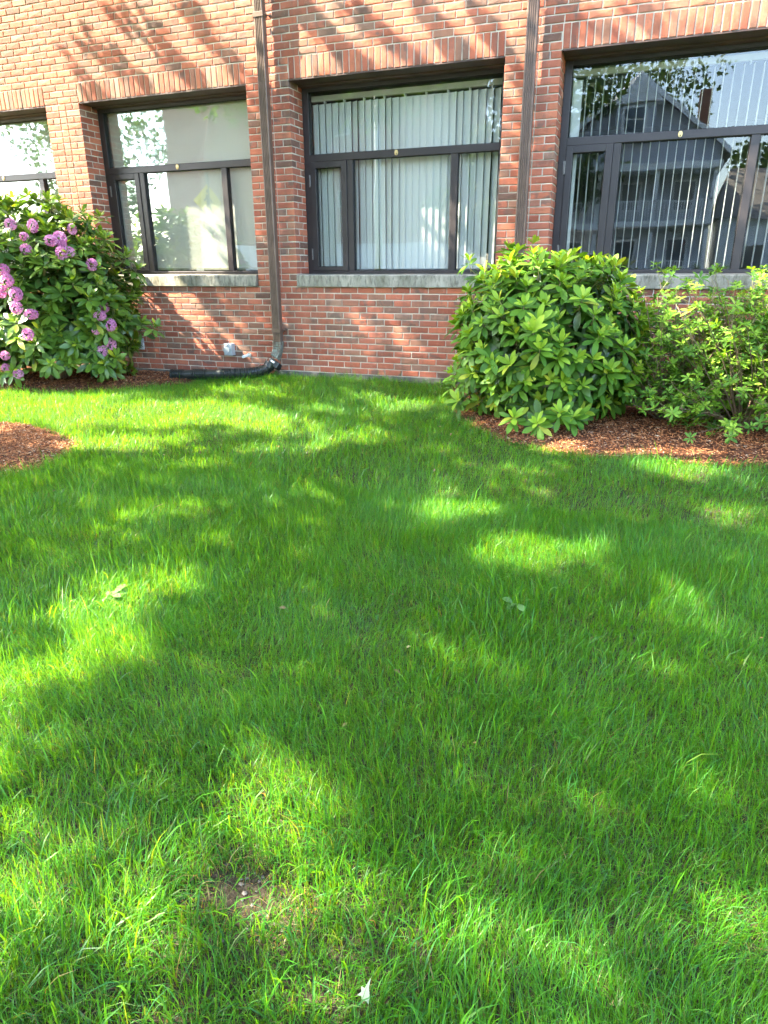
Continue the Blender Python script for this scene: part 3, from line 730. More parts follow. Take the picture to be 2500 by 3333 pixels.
class Plant:
    """leaves of one plant: the largest in view become parts, the rest one mass"""
    def __init__(self, name, label, cat, loc, group, shapes, mats, seed):
        self.root = empty(name, loc); tag(self.root, label, cat, group); self.loc = np.array(loc, float)
        self.shapes = shapes; self.mats = mats; self.L = []; self.r = np.random.default_rng(seed); self.twigs = MB(); self.name = name
    def leaf(self, P, d, up, size, mat, shape=None, vis=1.0):
        B = basis(d, up) * size
        self.L.append((np.array(P, float) - self.loc, B, mat, self.r.integers(len(self.shapes)) if shape is None else shape, vis))
    def whorl(self, P, axis, n, size, mat, th0, th1, vis=1.0, off=0.0):
        axis = axis / np.linalg.norm(axis); a = np.cross(axis, [0.3, 0.5, 0.81]); a /= np.linalg.norm(a); b = np.cross(axis, a)
        ph = self.r.uniform(0, 6.28)
        for k in range(n):
            an = ph + 2 * math.pi * (k + self.r.uniform(-.22, .22)) / n; th = self.r.uniform(th0, th1)
            rad = a * math.cos(an) + b * math.sin(an); d = axis * math.cos(th) + rad * math.sin(th)
            up = axis * math.sin(th) - rad * math.cos(th) + self.r.normal(0, 0.22, 3)
            self.leaf(P + d * off, d, up, size * self.r.uniform(0.72, 1.12), mat, vis=vis)
    def finish(self, nsingle=300):
        sc = []
        for (P, B, mat, s, vis) in self.L:
            c = P + self.loc + B[:, 1] * 0.05; v = c - CAM; dz = np.linalg.norm(v); p = project(c)[0]
            nrm = np.abs(np.cross(B[:, 0], B[:, 1]) @ v) / dz
            ok = -20 < p[0] < 1680 and 0 < p[1] < 2212
            sc.append(nrm / dz ** 2 * vis if ok else 0)
        order = np.argsort(-np.array(sc)); one = set(order[:nsingle].tolist()); cache = {}
        VV = []; TT = []; MI = []; RR = []; nv = 0
        for i, (P, B, mat, s, vis) in enumerate(self.L):
            V, T = self.shapes[s]
            if i in one:
                key = (s, mat)
                if key not in cache: cache[key] = mesh_np('leaf', V, T, self.mats[mat], smooth=True)
                o = bpy.data.objects.new('leaf', cache[key]); link(o, self.root)
                o.matrix_local = Matrix(((*B[0], P[0]), (*B[1], P[1]), (*B[2], P[2]), (0, 0, 0, 1)))
            else:
                VV.append(V @ B.T + P); TT.append(T + nv); nv += len(V); MI.append(np.full(len(T), mat)); RR.append(np.full(len(V), self.r.random()))
        if VV:
            o = obj_np('foliage', np.concatenate(VV), np.concatenate(TT), self.mats, self.root, midx=np.concatenate(MI), smooth=True, rnd=np.concatenate(RR)); o["kind"] = 'stuff'
        if self.twigs.v:
            o = self.twigs.build('twigs', M['twig_new'], self.root, smooth=True); o["kind"] = 'stuff'

def dome_points(n, r, lo=-0.72):
    """even directions on a sphere, from the foot to the top"""
    i = np.arange(n) + 0.5; z = lo + (1 - lo) * i / n; ph = i * 2.399963 + r.uniform(0, 6)
    s = np.sqrt(np.clip(1 - z * z, 0, 1)); return np.stack([s * np.cos(ph), s * np.sin(ph), z], 1)
def rhododendron(pl, cen, rad, nwh, leaf, lump, young, seed, top_new=True, extra=()):
    r = np.random.default_rng(seed); cen = np.array(cen, float); rad = np.array(rad, float)
    D = dome_points(nwh, r); D += r.normal(0, 0.06, D.shape); D /= np.linalg.norm(D, axis=1)[:, None]
    base = np.array([cen[0], cen[1], float(gz(cen[0], cen[1]))])
    items = []
    for d in D:
        f = 1 + lump * (vnoise(d[0] * 2 + d[2], d[1] * 2 + d[2] * 1.3, 1.7, seed) - 0.5) * 2 + r.normal(0, 0.035)
        items.append((cen + d * rad * f, d))
    for e in extra: items.append((np.array(e[0], float), np.array(e[1], float)))
    for P, d in items:
        zg = float(gz(P[0], P[1])) + 0.06
        if P[2] < zg: P = np.array([P[0], P[1], zg + r.uniform(0, 0.06)])
        if P[1] > -0.10: P = np.array([P[0], -0.10 - r.uniform(0, .1), P[2]])
        out = d / rad; out /= np.linalg.norm(out)
        ax = out * 0.75 + np.array([0, 0, 0.75]) + r.normal(0, 0.16, 3); ax /= np.linalg.norm(ax)
        toc = CAM - P; toc /= np.linalg.norm(toc); vis = 1.0 if out @ toc > 0.15 else 0.15
        pl.whorl(P, ax, int(r.integers(7, 11)), leaf, 0, 1.05, 1.85, vis, 0.012)
        if r.random() < young:
            q = P + ax * leaf * 0.22
            pl.whorl(q, ax, int(r.integers(5, 9)), leaf * r.uniform(0.58, 0.88), 1, 0.30, 1.05, vis, 0.004)
            pl.twigs.tube([P - ax * leaf * 0.5, q], [0.0035, 0.0025], 5)
        inner = cen + (P - cen) * 0.62
        pl.twigs.tube([inner, P - ax * 0.04, P], [0.006, 0.0045, 0.003], 5)
        # older leaves below the tip fill the inside
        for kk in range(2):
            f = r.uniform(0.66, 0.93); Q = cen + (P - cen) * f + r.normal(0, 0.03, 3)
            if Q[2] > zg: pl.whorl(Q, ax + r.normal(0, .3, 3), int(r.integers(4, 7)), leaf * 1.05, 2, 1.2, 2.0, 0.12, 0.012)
    for k in range(9):
        a_ = r.uniform(0, 6.28); e = cen + np.array([math.cos(a_) * rad[0] * .6, math.sin(a_) * rad[1] * .6, r.uniform(-.1, .5) * rad[2]])
        s = base + np.array([r.uniform(-.12, .12), r.uniform(-.12, .12), 0]); m = (s + e) / 2 + np.array([0, 0, -0.08])
        MB().tube([s - pl.loc, m - pl.loc, e - pl.loc], [0.022, 0.014, 0.008], 7).build('stem', M['twig'], pl.root, smooth=True)
    for i in range(len(pl.twigs.v)): pl.twigs.v[i] = tuple(np.array(pl.twigs.v[i]) - pl.loc)

RHL = [leaf_shape(1.0, w, dr, fo, n=5) for (w, dr, fo) in ((0.37, 0.10, 0.10), (0.34, 0.22, 0.14), (0.40, 0.02, 0.06), (0.35, 0.32, 0.08))]
pr_ = Plant('rhododendron_bush', 'rounded light green leafy shrub without flowers in front of the right downspout', 'shrub', (2.98, -1.08, float(gz(2.98, -1.08))), 'rhododendrons by the wall', RHL, [M['rh_old'], M['rh_new'], M['rh_dark']], 11)
rhododendron(pr_, (2.96, -1.06, 0.50), (0.78, 0.73, 0.72), 265, 0.142, 0.10, 0.95, 2,
             extra=[((2.18, -0.8, 1.17), (-.3, 0, 1)), ((2.52, -0.75, 1.27), (-.2, 0, 1)), ((2.72, -.7, 1.31), (0, 0, 1)), ((3.3, -1.8, .02), (.3, -1, .1)), ((2.85, -1.88, .0), (0, -1, .1)), ((3.05, -1.92, -.02), (.1, -1, .1)), ((3.2, -1.85, .05), (.2, -1, .1)), ((2.3, -1.45, .02), (-.6, -.8, .1)), ((2.15, -1.15, .1), (-.9, -.4, .1))])
pr_.finish()
lsp = [(-1.66, -0.72, 0.54, 1, -.3), (-1.52, -0.68, 0.50, 1, -.2), (-1.80, -.8, .60, 1, -.3), (-1.85, -.8, .75, 1, -.3)]
pl_ = Plant('rhododendron_bush', 'tall dark green bush with pink flower clusters beside the far window', 'shrub', (-2.75, -0.95, float(gz(-2.75, -0.95))), 'rhododendrons by the wall', RHL, [M['rh_old2'], M['rh_new2'], M['rh_dark']], 12)
LC, LR = (-2.84, -0.95, 0.74), (1.04, 0.78, 0.98)
rhododendron(pl_, LC, LR, 400, 0.158, 0.24, 0.86, 4, extra=[((a_, b_, c_), (d_, e_, .3)) for (a_, b_, c_, d_, e_) in lsp] +
             [((-2.55, -.75, 1.83), (.2, 0, 1)), ((-2.3, -.7, 1.72), (.3, 0, 1)), ((-2.85, -.8, 1.85), (0, 0, 1)), ((-2.1, -.65, 1.66), (.3, 0, 1)), ((-3.2, -1, 1.8), (0, 0, 1)), ((-3.0, -1.1, 1.82), (0, 0, 1))])
# flower clusters
def truss(r):
    V = []; T = []; rn = []; nv = 0
    k_ = 17
    for i in range(k_):
        z = 1 - (i + .5) / k_ * 1.45; ph = i * 2.4 + r.uniform(-.3, .3); s = math.sqrt(max(0, 1 - z * z)); d = np.array([s * math.cos(ph), s * math.sin(ph), z])
        c = d * 0.040; B = basis(np.cross(d, [0.2, 0.9, 0.3]), d)
        v0 = r.random()
        for p in range(5):
            a_ = 2 * math.pi * p / 5 + r.uniform(-.1, .1); e = B[:, 0] * math.cos(a_) + B[:, 1] * math.sin(a_); f = np.cross(d, e)
            R = 0.026 * r.uniform(.8, 1.15)
            pts = [c, c + d * .014 + e * R * .5 - f * R * .36, c + d * .022 + e * R * .55, c + d * .014 + e * R * .5 + f * R * .36, c + d * .012 + e * R - f * R * .22, c + d * .017 + e * R * 1.08, c + d * .012 + e * R + f * R * .22]
            V += pts; rn += [v0 + .06 * p] * 7
            T += [(nv, nv + 1, nv + 2), (nv, nv + 2, nv + 3), (nv + 1, nv + 4, nv + 5), (nv + 1, nv + 5, nv + 2), (nv + 2, nv + 5, nv + 6), (nv + 2, nv + 6, nv + 3)]; nv += 7
    return mesh_np('flower_cluster', np.array(V), np.array(T), M['petal'], rnd=np.array(rn) * 0.5, smooth=False)
rt = np.random.default_rng(21); TR = [truss(rt) for _ in range(4)]
FL = [(75, 940), (10, 1050), (165, 1075), (170, 1215), (325, 1285), (290, 1495), (55, 1715), (190, 1905), (1085, 1210), (1035, 1300), (1145, 1395), (1000, 1455), (1155, 1595), (620, 500), (650, 560), (645, 650), (725, 640), (270, 610), (250, 480), (110, 350), (340, 370), (750, 400), (530, 520), (20, 830), (1065, 1670), (955, 770), (60, 1840), (-120, 1000), (-150, 1400), (-90, 700), (-200, 500)]
LCn, LRn = np.array(LC), np.array(LR)
for (fx, fy) in FL:
    d = pix_ray(fx * .3134, 620 + fy * .3134); best = None
    for sc in (1.04, 1.1, 1.2, 1.35, 1.6):
        o_ = (CAM - LCn) / (LRn * sc); dd = d / (LRn * sc); A = dd @ dd; B_ = 2 * o_ @ dd; C_ = o_ @ o_ - 1; D_ = B_ * B_ - 4 * A * C_
        if D_ > 0: best = CAM + d * ((-B_ - math.sqrt(D_)) / (2 * A)); break
    if best is not None: best = best - d * 0.085
    if best is None or best[2] < gz(best[0], best[1]): continue
    o = bpy.data.objects.new('flower_cluster', TR[rt.integers(4)]); link(o, pl_.root); o.location = best - pl_.loc
    o.rotation_mode = 'QUATERNION'
    o.rotation_quaternion = Vector((CAM - best) * .6 + (best - LCn) + np.array([0, 0, 0.8]) * 1.5).to_track_quat('Z', 'Y'); s_ = rt.uniform(0.72, 1.12); o.scale = (s_ * rt.uniform(.85, 1.15), s_ * rt.uniform(.85, 1.15), s_ * rt.uniform(.75, 1.1))
pl_.finish()

# azalea: thin spreading twigs with tufts of small leaves
AZL = [leaf_shape(1.0, w, dr, fo, n=3) for (w, dr, fo) in ((0.40, 0.15, 0.12), (0.36, 0.28, 0.16), (0.44, 0.05, 0.08))]
az = Plant('azalea_bush', 'loose twiggy shrub with small green leaves under the right window', 'shrub', (4.45, -0.85, float(gz(4.45, -0.85))), None, AZL, [M['az_old'], M['az_new']], 13)
ra = np.random.default_rng(8)
bases = [np.array([x, y, float(gz(x, y))]) for (x, y) in ((4.1, -0.75), (4.35, -0.85), (4.75, -1.05), (5.2, -0.9), (4.55, -0.6), (4.9, -0.7), (4.55, -1.3), (5.1, -1.45), (4.0, -0.95))]
stems = [MB() for _ in bases]
for bi in range(400):
    b = bases[bi % len(bases)]; bx = bi % len(bases)
    tz = b[2] + 0.08 + 1.12 * ra.random() ** 0.95; sp = 0.66 if tz < .9 else 0.55
    tx = b[0] + ra.uniform(-sp, sp); ty = b[1] + ra.uniform(-0.75, 0.45) * (1.0 if tz < .8 else .7)
    tz = min(tz, 1.02 + ra.uniform(-.12, .10)); ty = min(ty, -0.16); tx = max(tx, 3.44 + ra.uniform(0, .25) + (0.22 if tz > .75 else 0))
    tip = np.array([tx, ty, max(tz, float(gz(tx, ty)) + 0.08)]); m1 = b + (tip - b) * 0.45 + np.array([ra.normal(0, .06), ra.normal(0, .05), 0.05])
    crv = catmull([b, m1, tip], 5)
    stems[bx].tube(crv - az.loc, np.linspace(0.0075, 0.0022, len(crv)), 5)
    axis0 = tip - m1; axis0 /= np.linalg.norm(axis0)
    for s_ in range(ra.integers(4, 8)):
        f = ra.uniform(0.55, 1.0) if s_ else 1.0
        q0 = crv[min(len(crv) - 1, int(f * (len(crv) - 1)))]
        dd = axis0 * 0.5 + ra.normal(0, 0.55, 3) + np.array([0, -0.1, 0.35]); dd /= np.linalg.norm(dd)
        q = q0 + dd * ra.uniform(0.05, 0.17)
        if q[1] > -0.06 or q[2] < gz(q[0], q[1]) + .03: continue
        az.twigs.tube([q0 - az.loc, q - az.loc], [0.0022, 0.0014], 4)
        dd = dd * .6 + np.array([0, 0, .6])
        az.whorl(q, dd, int(ra.integers(5, 9)), ra.uniform(0.048, 0.070), 1 if ra.random() < 0.6 else 0, 0.8, 1.6, 1.0, 0.004)
        if ra.random() < .6: az.whorl(q - dd * .02, dd, int(ra.integers(3, 6)), ra.uniform(0.04, 0.055), 0, 1.2, 1.9, .7, 0.004)
        if ra.random() < .5: az.whorl(q + dd * .012, dd, 4, ra.uniform(0.022, 0.034), 1, 0.2, 0.8, .7, 0.002)
for s in stems: s.build('stem', M['twig'], az.root, smooth=True)
az.finish()

def small_plant(name, label, cat, x, y, leaves, mat, lsize, h, seed, shape=AZL, up=0.9):
    p = Plant(name, label, cat, (x, y, float(gz(x, y))), None, shape, [mat], seed); r = p.r; b = np.array([x, y, float(gz(x, y))])
    for k in range(leaves):
        a_ = r.uniform(0, 6.28); f = r.uniform(.3, 1.0)
        q = b + np.array([math.cos(a_) * h * .3 * f, math.sin(a_) * h * .3 * f, h * f]); p.twigs.tube([np.zeros(3), q - b], [0.0022, 0.0014], 5)
        d = np.array([math.cos(a_), math.sin(a_), r.uniform(0.0, up)]); p.leaf(q, d, np.array([0, 0, 1.0]) + r.normal(0, .25, 3), lsize * r.uniform(.75, 1.2), 0)
        for s in (-1, 1): p.leaf(q - d * .01, np.array([math.cos(a_ + s * 1.2), math.sin(a_ + s * 1.2), r.uniform(0, up)]), np.array([0, 0, 1.0]) + r.normal(0, .25, 3), lsize * r.uniform(.6, 1.0), 0)
    p.finish()
small_plant('seedling', 'small leafy seedling growing alone on the red mulch', 'seedling', 4.16, -1.45, 6, M['az_old'], 0.075, 0.14, 31)
WEL = [leaf_shape(1.0, w, dr, fo, n=6) for (w, dr, fo) in ((0.5, 0.15, 0.06), (0.55, 0.3, 0.1))]
small_plant('broadleaf_weed', 'clump of broad rounded weed leaves in the lawn below the mulch ring', 'weed', 1.67, -5.12, 3, M['weed'], 0.060, 0.065, 32, WEL, 0.5)
small_plant('broadleaf_weed', 'low three leaved weed in the middle of the lawn', 'weed', 3.38, -4.62, 3, M['weed'], 0.05, 0.065, 33, WEL, 0.5)

# ------------------------------------------------------------------ lawn
BARE = (3.0, -6.2)
def lawn(n, xr, yr, seg, hmul, wmul):
    x = rng.uniform(*xr, n); y = rng.uniform(*yr, n); z = gz(x, y); P = np.stack([x, y, z], 1)
    pj = project(P); dist = np.linalg.norm(P - CAM, axis=1)
    inn = (pj[:, 0] > -140) & (pj[:, 0] < 1800) & (pj[:, 1] < 2212 + 200) & (pj[:, 2] > 0.1)
    vis = inn | ((rng.random(n) < 0.26) & (pj[:, 2] > 0.05) & (pj[:, 0] > -1100) & (pj[:, 0] < 2760) & (pj[:, 1] < 2212 + 1600))
    k = vis & (y < -0.03)
    for poly in (BED_R, BED_L, BED_T):
        dd = poly_dist(x, y, poly); ins = in_poly(x, y, poly); k &= ~(ins & (dd > rng.exponential(0.028, n)))
    # bare patch and small worn spots
    db = np.hypot((x - BARE[0]) * 0.8, (y - BARE[1]) * 1.5) + 0.06 * (vnoise(x, y, 9, 5) - .5)
    k &= ~((db < 0.135) & (rng.random(n) < 0.84 * sstep(0.14, 0.03, db)))
    th = vnoise(x, y, 5.5, 6) * .6 + vnoise(x, y, 13, 7) * .4
    k &= rng.random(n) < 0.55 + 0.6 * th
    k &= ~((y > -0.11) & (vnoise(x, y * 0 , 9, 41) * .5 + vnoise(x, y, 25, 42) * .5 > 0.42 - y * 2.0))
    x, y, z, dist, th, db, inn = x[k], y[k], z[k], dist[k], th[k], db[k], inn[k]; n = len(x)
    clump = vnoise(x, y, 2.2, 9)
    h = hmul * rng.gamma(9, 1 / 9.0, n) * (0.050 + 0.030 * clump + 0.012 * th) * sstep(-0.05, 0.12, db - .02) ** .5
    near_wall = np.exp(-(y / 0.15) ** 2); h *= 1 + 0.3 * near_wall
    wd = wmul * rng.uniform(0.0013, 0.0026, n) * np.where(inn, 1.06, 2.0)
    broad = rng.random(n) < 0.05 * (0.3 + 1.6 * (vnoise(x, y, 1.3, 12) > 0.55)); wd[broad] *= 2.3; h[broad] *= 1.35
    fld = 6.28 * vnoise(x, y, 1.6, 10) * 1.6
    an = np.where(rng.random(n) < 0.45, fld + rng.normal(0, 0.7, n), rng.uniform(0, 6.28, n))
    lean = np.clip(rng.gamma(2.0, 0.30, n), 0.03, 1.9); lean *= 0.75 + 0.6 * vnoise(x, y, 2.7, 15)
    flat = rng.random(n) < 0.11; lean[flat] += 0.8
    d = np.stack([np.cos(an), np.sin(an)], 1); tw = an + math.pi / 2 + rng.normal(0, 0.8, n); wv = np.stack([np.cos(tw), np.sin(tw)], 1)
    ts = np.linspace(0, 1, seg + 1); V = np.zeros((n, 2 * seg + 1, 3), np.float32); colr = np.zeros((n, 2 * seg + 1, 3), np.float32)
    # colours of the blades themselves
    a_ = rng.random(n)[:, None]; hue = vnoise(x, y, 0.9, 21)[:, None] * .5 + vnoise(x, y, 4.0, 22)[:, None] * .5
    c1 = np.array([0.020, 0.125, 0.009]); c2 = np.array([0.060, 0.235, 0.012]); c3 = np.array([0.030, 0.160, 0.036])
    base = c1 + (c2 - c1) * np.clip(a_ * 0.6 + hue * .6, 0, 1); base = np.where(rng.random((n, 1)) < 0.22, c3, base)
    base *= rng.uniform(0.65, 1.4, (n, 1)); dull = rng.random(n) < 0.05; base[dull] = base[dull] * 0.6 + np.array([0.07, 0.075, 0.03])
    dead = rng.random(n) < 0.020 + 0.25 * (db < 0.17) + 0.05 * (vnoise(x, y, 7, 25) > .83); wd[dead] *= 0.7; base[dead] = np.array([0.24, 0.20, 0.09]) * rng.uniform(0.6, 1.2, (dead.sum(), 1)); lean[dead] += 0.5; h[dead] *= .8
    for i, t in enumerate(ts):
        s = t * h; bend = lean * t
        r_ = s * np.sin(bend * 0.9); zz = s * np.cos(bend * 0.9)
        c = np.stack([x + d[:, 0] * r_, y + d[:, 1] * r_, z - 0.004 + zz], 1)
        w = wd * (1 - 0.55 * t * t) * 0.5
        cc = base * (0.80 + 0.35 * t) + np.array([0.05, 0.055, 0.015]) * (1 - t) ** 3
        if i < seg:
            V[:, 2 * i, :2] = c[:, :2] - wv * w[:, None]; V[:, 2 * i + 1, :2] = c[:, :2] + wv * w[:, None]
            V[:, 2 * i, 2] = c[:, 2]; V[:, 2 * i + 1, 2] = c[:, 2]; colr[:, 2 * i] = cc; colr[:, 2 * i + 1] = cc
        else:
            V[:, 2 * seg] = c; colr[:, 2 * seg] = cc
    f = []
    for i in range(seg - 1): f += [(2 * i, 2 * i + 1, 2 * i + 3), (2 * i, 2 * i + 3, 2 * i + 2)]
    f.append((2 * seg - 2, 2 * seg - 1, 2 * seg)); f = np.array(f)
    T = (f[None] + (np.arange(n) * (2 * seg + 1))[:, None, None]).reshape(-1, 3)
    return V.reshape(-1, 3), T, colr.reshape(-1, 3), n
parts = []; tot = 0
for (n, xr, yr, seg, hm, wm) in ((430000, (-0.4, 5.9), (-7.4, -5.2), 3, 0.93, 0.90), (365000, (-1.4, 6.0), (-5.2, -3.4), 2, 0.88, 1.05),
                                 (370000, (-4.4, 6.4), (-3.4, 0.0), 2, 0.85, 1.35), (30000, (-5, -1.4), (-5.2, -3.4), 2, 0.9, 1.5)):
    V, T, cl, k = lawn(n, xr, yr, seg, hm, wm); parts.append((V, T, cl)); tot += k
off = 0; TT = []
for V, T, cl in parts: TT.append(T + off); off += len(V)
tag(obj_np('grass', np.concatenate([p[0] for p in parts]), np.concatenate(TT), M['grass'], smooth=True, colr=np.concatenate([p[2] for p in parts])),
    'green lawn of uneven grass blades in front of the brick wall', 'grass', kind='stuff')
print('grass blades', tot, 'tris', sum(len(t) for t in TT))

# bare spot: pebbles and straw; torn pale leaf
n = 60; V = []; T = []; nv = 0
ico = np.array([(0, 0, 1), (.9, 0, .3), (.28, .85, .3), (-.72, .53, .3), (-.72, -.53, .3), (.28, -.85, .3), (0, 0, -.6)])
for i in range(n):
    a_ = rng.uniform(0, 6.28); rr = 0.15 * math.sqrt(rng.random()); x = BARE[0] + rr * math.cos(a_) * 1.15; y = BARE[1] + rr * math.sin(a_) * .75; s = rng.uniform(0.002, 0.007) * (1.2 if rng.random() < .08 else 1)
    V.append(ico * np.array([s * rng.uniform(.7, 1.5), s, s * .6]) + np.array([x, y, float(gz(x, y)) + s * .2])); T += [(nv, nv + k + 1, nv + (k + 1) % 5 + 1) for k in range(5)] + [(nv + 6, nv + (k + 1) % 5 + 1, nv + k + 1) for k in range(5)]; nv += 7
tag(obj_np('pebbles', np.concatenate(V), np.array(T), M['stone'], smooth=False), 'small grey pebbles in the bare spot of the lawn', 'pebbles', kind='stuff')
xs = (3.385, -6.338); zb = float(gz(*xs)) + 0.045
out = [(-0.02, 0.0), (-0.012, 0.012), (-0.016, 0.026), (-0.006, 0.024), (-0.004, 0.034), (0.002, 0.056), (0.004, 0.03), (0.011, 0.012), (0.016, -0.012), (0.006, -0.006), (-0.004, -0.010), (-0.008, 0.002)]
V = [(u, v * .75, .35 * v) for (u, v) in out]; V += [(u, v * .75, .35 * v - 0.0012) for (u, v) in out]; k = len(out)
m_ = MB(); m_.add(V, [tuple(range(k)), tuple(range(2 * k - 1, k - 1, -1))] + [(i, i + k, (i + 1) % k + k, (i + 1) % k) for i in range(k)])
sc_ = m_.build('torn_leaf', M['scrap'], loc=(xs[0], xs[1], zb)); sc_.scale = (.8, .8, .8); tag(sc_, 'torn pale green scrap of leaf lying on the near grass', 'leaf scrap')

M['litter'] = leaf_mat('dry_leaf_bit', [(0, (0.16, 0.085, 0.04)), (0.6, (0.27, 0.17, 0.08)), (1, (0.38, 0.30, 0.16))], 0.8, 0.1, (1, 1, 1), 0.2)
LT = leaf_shape(1.0, 0.5, 0.5, 0.25, n=3); VV = []; TT = []; RR = []; nv = 0; rq = np.random.default_rng(5)
for i in range(150):
    if i < 95: x, y = rq.uniform(-1.0, 5.2), rq.uniform(-6.7, -0.4); zz_ = float(gz(x, y)) + rq.uniform(.018, .05)
    else: x, y = rq.uniform(2.2, 5.2), rq.uniform(-2.1, -.9); zz_ = float(gz(x, y)) + .05
    a_ = rq.uniform(0, 6.28); Bm = basis(np.array([math.cos(a_), math.sin(a_), rq.normal(0, .3)]), np.array([0, 0, 1.0]) + rq.normal(0, .4, 3)) * rq.uniform(.012, .032)
    VV.append(LT[0] @ Bm.T + np.array([x, y, zz_])); TT.append(LT[1] + nv); nv += len(LT[0]); RR.append(np.full(len(LT[0]), rq.random()))
tag(obj_np('leaf_litter', np.concatenate(VV), np.concatenate(TT), M['litter'], rnd=np.concatenate(RR), smooth=True), 'small dry brown leaf bits scattered over lawn and mulch', 'leaf litter', kind='stuff')

# ------------------------------------------------------------------ shade tree beside the lawn (crown gaps are cut to place the dapples)
LIT = [(100, 868, 140, 20, 1), (60, 890, 160, 16, .9), (230, 905, 120, 12, .8), (500, 905, 110, 10, .7), (750, 960, 60, 9, .5), (180, 945, 60, 8, .5), (470, 1000, 60, 10, .5), (330, 1120, 50, 14, .4), (420, 886, 120, 16, .9), (600, 925, 90, 12, .6), (300, 955, 80, 10, .8), (400, 938, 50, 9, .5), (840, 868, 45, 8, .5), (900, 882, 65, 8, .6), (620, 975, 95, 9, .55), (830, 940, 45, 10, .6),
       (1010, 980, 48, 12, .9), (1110, 985, 52, 12, .6), (655, 1065, 45, 20, 1), (1035, 1105, 75, 14, .75), (1190, 1195, 115, 32, 1), (1010, 1062, 40, 8, .5), (1250, 990, 80, 9, .45), (1490, 1020, 75, 13, .8), (1590, 1105, 60, 13, .6), (1480, 1345, 55, 36, 1),
       (345, 1262, 50, 34, .9), (240, 1330, 100, 28, .8), (240, 1432, 120, 38, 1), (50, 1480, 90, 40, .8), (610, 1690, 110, 46, 1), (720, 1895, 120, 70, .6), (1150, 1985, 60, 36, .9), (330, 2085, 90, 55, .7), (1635, 2080, 60, 70, .9), (20, 1990, 70, 130, .6),
       (30, 1640, 80, 60, .5), (1030, 1440, 32, 18, .6), (1200, 968, 60, 8, .8), (1470, 990, 80, 8, .7), (130, 905, 120, 12, .6), (700, 900, 60, 8, .4), (560, 845, 40, 6, .6)]
WLIT = [(755, 672, 62, 26, 1), (850, 715, 45, 32, .9), (920, 765, 60, 26, 1), (550, 655, 35, 25, .5), (590, 500, 25, 160, .35), (1105, 300, 35, 260, .75), (1200, 480, 20, 80, .4), (330, 540, 0, 0, 0), (520, 560, 60, 8, .7), (840, 590, 120, 10, .6), (1120, 520, 40, 60, .8), (840, 270, 190, 95, .85), (370, 300, 150, 85, .85), (1420, 210, 220, 120, .75), (30, 330, 60, 70, .8)]
WDARK = [((40, 20), (240, 235), 15), ((150, 30), (330, 215), 13), ((250, 0), (450, 195), 17), ((400, 20), (520, 160), 13), ((640, 0), (800, 175), 15), ((760, 20), (930, 150), 13), ((890, 0), (1010, 130), 16), ((1030, 20), (1090, 110), 12), ((1200, 20), (1330, 90), 14), ((1370, 0), (1500, 60), 14), ((0, 130), (90, 215), 14), ((20, 0), (60, 60), 18)]
LITG = []
def ground_hit(u, v):
    d = pix_ray(u * 2500 / 1659, v * 2500 / 1659); t = (-0.06 + 0.04 * CAM[1] - CAM[2]) / (d[2] - 0.04 * d[1]); return CAM + d * t
for (cx, cy, rx, ry, s) in LIT:
    c_ = ground_hit(cx, cy); a_ = ground_hit(cx + rx, cy); b_ = (np.linalg.norm((ground_hit(cx, cy - ry) - c_)[:2]) + np.linalg.norm((ground_hit(cx, cy + ry) - c_)[:2])) / 2
    dv_ = (a_ - c_)[:2]; l_ = np.linalg.norm(dv_); LITG.append((c_[:2], dv_ / l_, l_ * (1.15 if cy < 1000 else .95) + (0.10 if cy < 1000 else .07), b_ * (1.1 if cy < 1000 else .95) + 0.07, min(1, s * 1.15)))
for (x_, y_, a_, b_, s) in ((4.0, -.75, .30, .22, .9), (4.7, -.5, .35, .2, .9), (3.55, -.45, .25, .2, .8), (5.0, -1.1, .3, .25, .8), (-2.2, -.6, .6, .45, 1), (-1.6, -.9, .5, .4, .9), (-3.2, -.8, .7, .5, 1)):
    LITG.append((np.array([x_, y_]), np.array([1.0, 0.0]), a_, b_, s))
